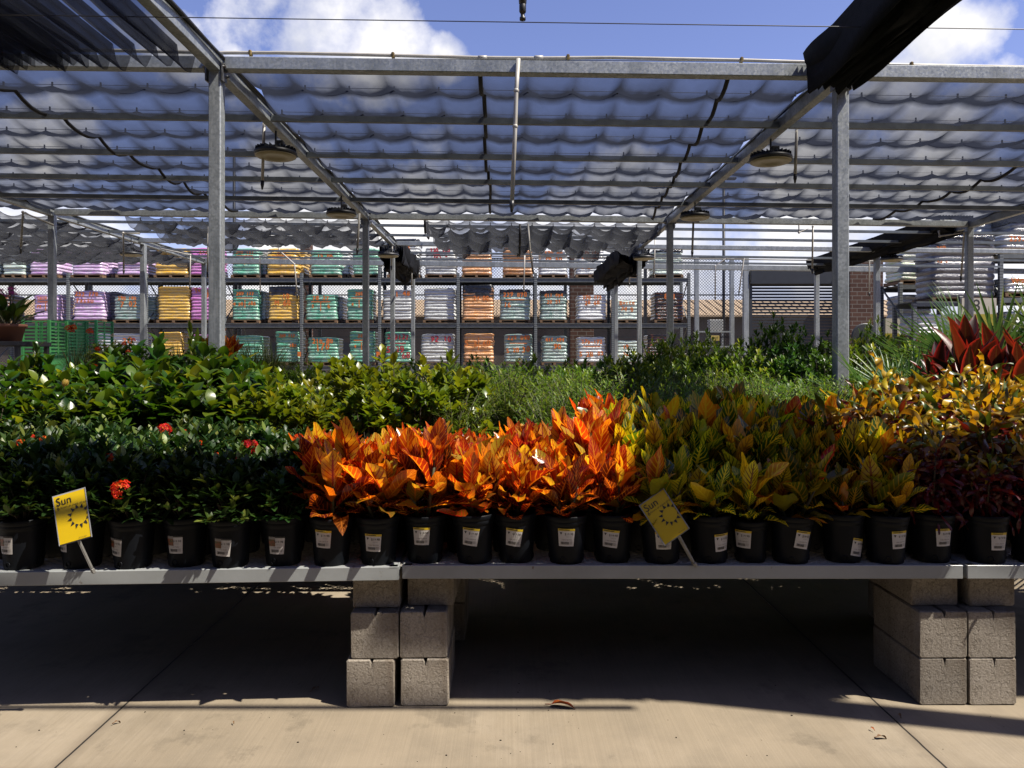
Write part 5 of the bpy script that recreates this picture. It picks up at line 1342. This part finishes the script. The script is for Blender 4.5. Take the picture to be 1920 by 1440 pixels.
for (lab, x0, x1, y0, y1, y2, Y, s, sz, tx) in (('aisle sign numbered 69 on a white and yellow-green board', 1660, 1687, 597, 625, 655, 21.8, '69', .25, 1676), ('larger aisle sign numbered 68 behind the right post', 1803, 1868, 559, 589, 625, YB-.12, '68', .46, 1822)):
    o = thing('aisle_sign', lab, 'sign', P((x0+x1)/2, (y0+y1)/2, Y), 0, 'aisle number signs')
    w = (x1-x0)/F*Y; h = (y1-y0)/F*Y; h2 = (y2-y1)/F*Y
    MB().box((0, 0, 0), (w, .02, h)).build('number_board', M['cream'], o); MB().box((0, 0, -h/2-h2/2), (w, .02, h2)).build('colour_board', M['olive'], o)
    vs, fs = text2d(s); t = MB(); t.add([(x*sz+X_(tx, Y)-X_((x0+x1)/2, Y), -.013, y*sz) for x, y in vs], fs); t.build('number', M['ink'], o)
    MB().bar((-w/2-.02, .015, h/2), (-w/2-.02, .015, -h/2-h2), .03, .03).build('frame', M['rack'], o)
# ------------------------------------------------------------------ shutter, brick walls, fence, far buildings
o = thing('shutter_gate', 'dark slatted roller gate with a black housing between grey posts', 'gate')
Yg = 29.0; xa, xb = X_(1404, Yg), X_(1590, Yg)
MB().box(((xa+xb)/2, Yg, (Z_(508, Yg)+Z_(534, Yg))/2), (xb-xa, .5, Z_(508, Yg)-Z_(534, Yg)), bev=.02).build('housing', M['dark_slat'], o)
sl = MB()
for k in range(34): sl.box(((xa+xb)/2, Yg, Z_(534, Yg)-.02-k*.118), (xb-xa-.05, .03, .084))
sl.build('slat_curtain', M['dark_slat'], o)
for px in (1398, 1592): MB().box((X_(px, Yg-.1), Yg-.1, Z_(485, Yg)/2), (.2, .2, Z_(485, Yg)), bev=.01).build('post', M['galv'], o)
MB().box((xa+.05, Yg-.05, Z_(590, Yg)), (.1, .1, 3.4)).build('guide_rail', M['dark_slat'], o)
for (lab, x0, x1, Y, pyt, zb0) in (('brick wall right of the dark shutter gate', 1588, 1650, 28.6, 486, 0), ('narrow brick pier behind the white pallets', 1068, 1112, 30.5, 455, 0), ('narrow brick pier behind the green top pallets', 566, 584, 30.5, 455, 0)):
    z = Z_(pyt, Y); o = MB().box((0, 0, z/2), (X_(x1, Y)-X_(x0, Y), .5, z), bev=.01).build('brick_pier' if x1-x0 < 50 else 'brick_wall', M['brick'])
    o.location = ((X_(x0, Y)+X_(x1, Y))/2, Y, 0); tag(o, lab, 'wall', 'brick walls and piers' if x1-x0 < 50 else None)
o = thing('kettle_lid', 'round black disc leaning before the brick wall', 'disc', P(1622, 632, 24))
MB().lathe([(.05, -.03), (.42, -.03), (.45, 0), (.42, .03), (.05, .05)], 40).build('disc', M['pole'], o).rotation_euler = (R(90), 0, 0)
MB().box((.42, -.06, -.05), (.06, .02, .3)).build('label', M['white_tag'], o)
fe = thing('chain_link_fence', 'tall black chain link fence behind the racks', 'fence')
Yf = 31.5; fx0, fx1, fz = X_(-20, Yf), X_(1402, Yf), Z_(483, Yf)
vs = []; fs = []; st = .125
def strip(a, b, w=.008):
    d = Vector((b[0]-a[0], 0, b[1]-a[1])).normalized(); nrm = Vector((-d.z, 0, d.x))*w; k = len(vs)
    A = Vector((a[0], Yf, a[1])); B = Vector((b[0], Yf, b[1])); vs.extend([A-nrm, A+nrm, B+nrm, B-nrm]); fs.append((k, k+1, k+2, k+3))
x = fx0-fz
while x < fx1:
    for sg in (1, -1):
        a = [x, 0.0]; b = [x+fz, fz]
        if a[0] < fx0: a = [fx0, fx0-x]
        if b[0] > fx1: b = [fx1, fx1-x]
        if b[1] > a[1]:
            if sg == 1: strip(a, b)
            else: strip((fx0+fx1-a[0], a[1]), (fx0+fx1-b[0], b[1]))
    x += st
w_ = MB(); w_.add(vs, fs); w_.build('mesh', M['chain'], fe)
for px in (20, 170, 300, 450, 600, 760, 920, 1060, 1210):
    MB().box((X_(px, Yf+.06), Yf+.06, fz/2), (.13, .1, fz)).build('post', M['dark_slat'], fe)
for px in (1306, 1372): MB().box((X_(px, Yf-.1), Yf-.1, fz/2), (.17, .17, fz), bev=.01).build('post', M['galv'], fe)
for py in (553, 484, 632): MB().bar((fx0, Yf+.03, Z_(py, Yf)), (fx1, Yf+.03, Z_(py, Yf)), .05, .05).build('rail', M['chain'], fe)
bd = thing('store_building', 'long low building with a tan metal roof beyond the fence', 'building', (0, 60, 0))
x0, x1 = X_(-150, 60), X_(1720, 60); z0, z1 = Z_(590, 60), Z_(562, 60)
MB().box(((x0+x1)/2, 3, z0/2), (x1-x0, 6, z0)).build('wall', M['dark_wall'], bd)
rf = MB(); rf.add([(x0, -.8, z0-.05), (x1, -.8, z0-.05), (x1, 5, z1+.4), (x0, 5, z1+.4), (x0, -.8, z0-.2), (x1, -.8, z0-.2), (x1, 5, z0-.2), (x0, 5, z0-.2)], [(0, 1, 2, 3), (0, 4, 5, 1), (1, 5, 6, 2), (0, 3, 7, 4), (2, 6, 7, 3), (4, 7, 6, 5)])
for k in range(120): rf.box((x0+.3+k*(x1-x0)/120, 2.1, (z0+z1+.4)/2+.02), (.05, 5.7, .05), Matrix.Rotation(math.atan2(z1+.45-z0, 5.8), 3, 'X'))
rf.build('roof', M['tan'], bd)
for k in range(10): MB().box((x0+3+k*8, -.02, 1.6), (3.2, .06, 2.4)).build('opening', M['pole'], bd)
lw = MB().box((0, 0, .9), (14, .3, 1.8)).build('low_wall', M['cream']); lw.location = (X_(1340, 45), 45, 0)
tag(lw, 'low pale wall in the street beyond the fence gap', 'wall')
for i, (px, py0, Y) in enumerate(((439, 282, 40), (1357, 335, 40))):
    o = thing('lamp_post', ('dark lamp post beyond the fence right of the left front post', 'dark lamp post beyond the fence left of the shutter gate')[i], 'lamp post', (X_(px, Y), Y, 0), 0, 'car park lamp posts')
    z = Z_(py0, Y); MB().tube([(0, 0, 0), (0, 0, z)], [.09, .075], 10).build('pole', M['pole'], o, True)
    MB().box((.28, 0, z), (.75, .3, .12), bev=.03).build('lamp_head', M['pole'], o)
o = thing('utility_cabinet', 'light grey cabinet beyond the fence beside the lamp post', 'cabinet', P(1341, 611, 34))
MB().box((0, 0, 0), (.62, .4, .55), bev=.02).build('body', M['box_grey'], o); MB().box((-.3, -.1, -1.1), (.08, .08, 1.7)).box((.3, -.1, -1.1), (.08, .08, 1.7)).build('stand', M['galv'], o)
o = thing('exit_sign', 'small yellow EXIT sign low on the fence', 'sign', P(1341, 634, 31.2))
MB().box((0, 0, 0), (.34, .02, .21), bev=.004).build('board', M['exit'], o)
vs, fs = text2d('EXIT'); t = MB(); t.add([(x*.14, -.013, y*.16) for x, y in vs], fs); t.build('lettering', M['ink'], o)
gt = thing('fence_gate', 'grey tube gate in the fence gap', 'gate', (0, 30.9, 0))
for py in (622, 650): MB().bar((X_(1309, 30.9), 0, Z_(py, 30.9)), (X_(1370, 30.9), 0, Z_(py, 30.9)), .05, .06).build('tube', M['galv'], gt)
sw = MB().box((0, -9.2, 4.2), (60, .4, 8.4)).build('unseen_shade_wall', M['dark_wall']); tag(sw, kind='structure')  # unseen wall added behind the camera to block sky light
# ------------------------------------------------------------------ sky and light
w = bpy.data.worlds.new('World'); scene.world = w; w.use_nodes = True
nt = w.node_tree; nt.nodes.clear()
class WN(NT):
    def __init__(s): s.t = nt
W = WN()
SUN = Vector((.63, -.26, 1)).normalized()
el = math.asin(SUN.z); az = math.atan2(SUN.x, SUN.y)
sky = W.n('ShaderNodeTexSky'); sky.sky_type = 'NISHITA'; sky.sun_disc = False; sky.sun_elevation = el; sky.sun_rotation = az
sky.air_density = 1.0; sky.dust_density = .6; sky.ozone_density = 2.2
gen = W.n('ShaderNodeTexCoord').outputs['Generated']
sp = W.n('ShaderNodeSeparateXYZ'); W.l(gen, sp.inputs[0])
def pdir(px, py): return Vector(((px-CX)/F, 1, (CY-py)/F)).normalized()
n1 = W.noise(gen, 6.5, 9, .58); n2 = W.noise(gen, 3.0, 4, .5); n3 = W.noise(gen, 9, 5, .55)
dens = None
for (px, py, r) in ((700, 100, .13), (560, 70, .13), (470, 40, .17), (600, 60, .16), (330, 100, .10), (840, 105, .05), (620, 20, .12), (1745, 85, .10), (1700, 140, .10), (1820, 60, .06), (1640, 180, .06), (440, 95, .05), (540, 310, .12), (780, 340, .13), (870, 360, .08), (80, 300, .12), (1560, 340, .16), (1780, 330, .20), (1200, 470, .2), (60, 440, .2), (600, 500, .25), (350, 60, .06)):
    vm = W.n('ShaderNodeVectorMath', operation='DISTANCE'); W.l(gen, vm.inputs[0]); vm.inputs[1].default_value = pdir(px, py)
    b = W.math('SUBTRACT', 1, W.math('DIVIDE', vm.outputs['Value'], r), clamp=False)
    b = W.math('MAXIMUM', b, -1)
    dens = b if dens is None else W.math('MAXIMUM', dens, b)
d = W.math('ADD', W.math('MULTIPLY', dens, 1.0), W.math('MULTIPLY', W.math('SUBTRACT', n1, .5), 2.4))
d = W.math('ADD', d, W.math('MULTIPLY', W.math('SUBTRACT', .14, sp.outputs[2], clamp=False), 1.1))
msk = W.ramp(d, [(.22, (0, 0, 0)), (.42, (.5, .5, .5)), (.72, (1, 1, 1))])
CW = 9.0
cc = W.ramp(W.math('ADD', n3, W.math('MULTIPLY', n2, .35)), [(.5, (.66*CW, .68*CW, .76*CW)), (.8, (1.15*CW, 1.12*CW, 1.1*CW))])
skc = W.mix(1, sky.outputs[0], (1.3, 1.12, 1.42), 'MULTIPLY')
hz = W.math('MULTIPLY', W.math('SUBTRACT', 1, W.math('DIVIDE', sp.outputs[2], .17), clamp=True), .55)
skc = W.mix(hz, skc, (.66*CW, .68*CW, .8*CW))
fin = W.mix(msk, skc, cc)
bg = W.n('ShaderNodeBackground'); W.l(fin, bg.inputs[0]); bg.inputs[1].default_value = .06
wo = W.n('ShaderNodeOutputWorld'); W.l(bg.outputs[0], wo.inputs[0])
sd = bpy.data.lights.new('sun', 'SUN'); sd.energy = 5.0; sd.angle = R(.53); sd.color = (1, .93, .82)
so = bpy.data.objects.new('sun', sd); col.objects.link(so); so.rotation_euler = (-SUN).to_track_quat('-Z', 'Y').to_euler(); so.location = (8, -5, 14)
vs_ = scene.view_settings; vs_.view_transform = 'Standard'; vs_.look = 'None'; vs_.exposure = 1.06; vs_.gamma = 1
cy = scene.cycles
cy.max_bounces = 6; cy.diffuse_bounces = 1; cy.glossy_bounces = 2; cy.transmission_bounces = 4; cy.transparent_max_bounces = 16
cy.use_denoising = True; cy.sample_clamp_indirect = 6
try: cy.denoiser = 'OPENIMAGEDENOISE'
except Exception: pass
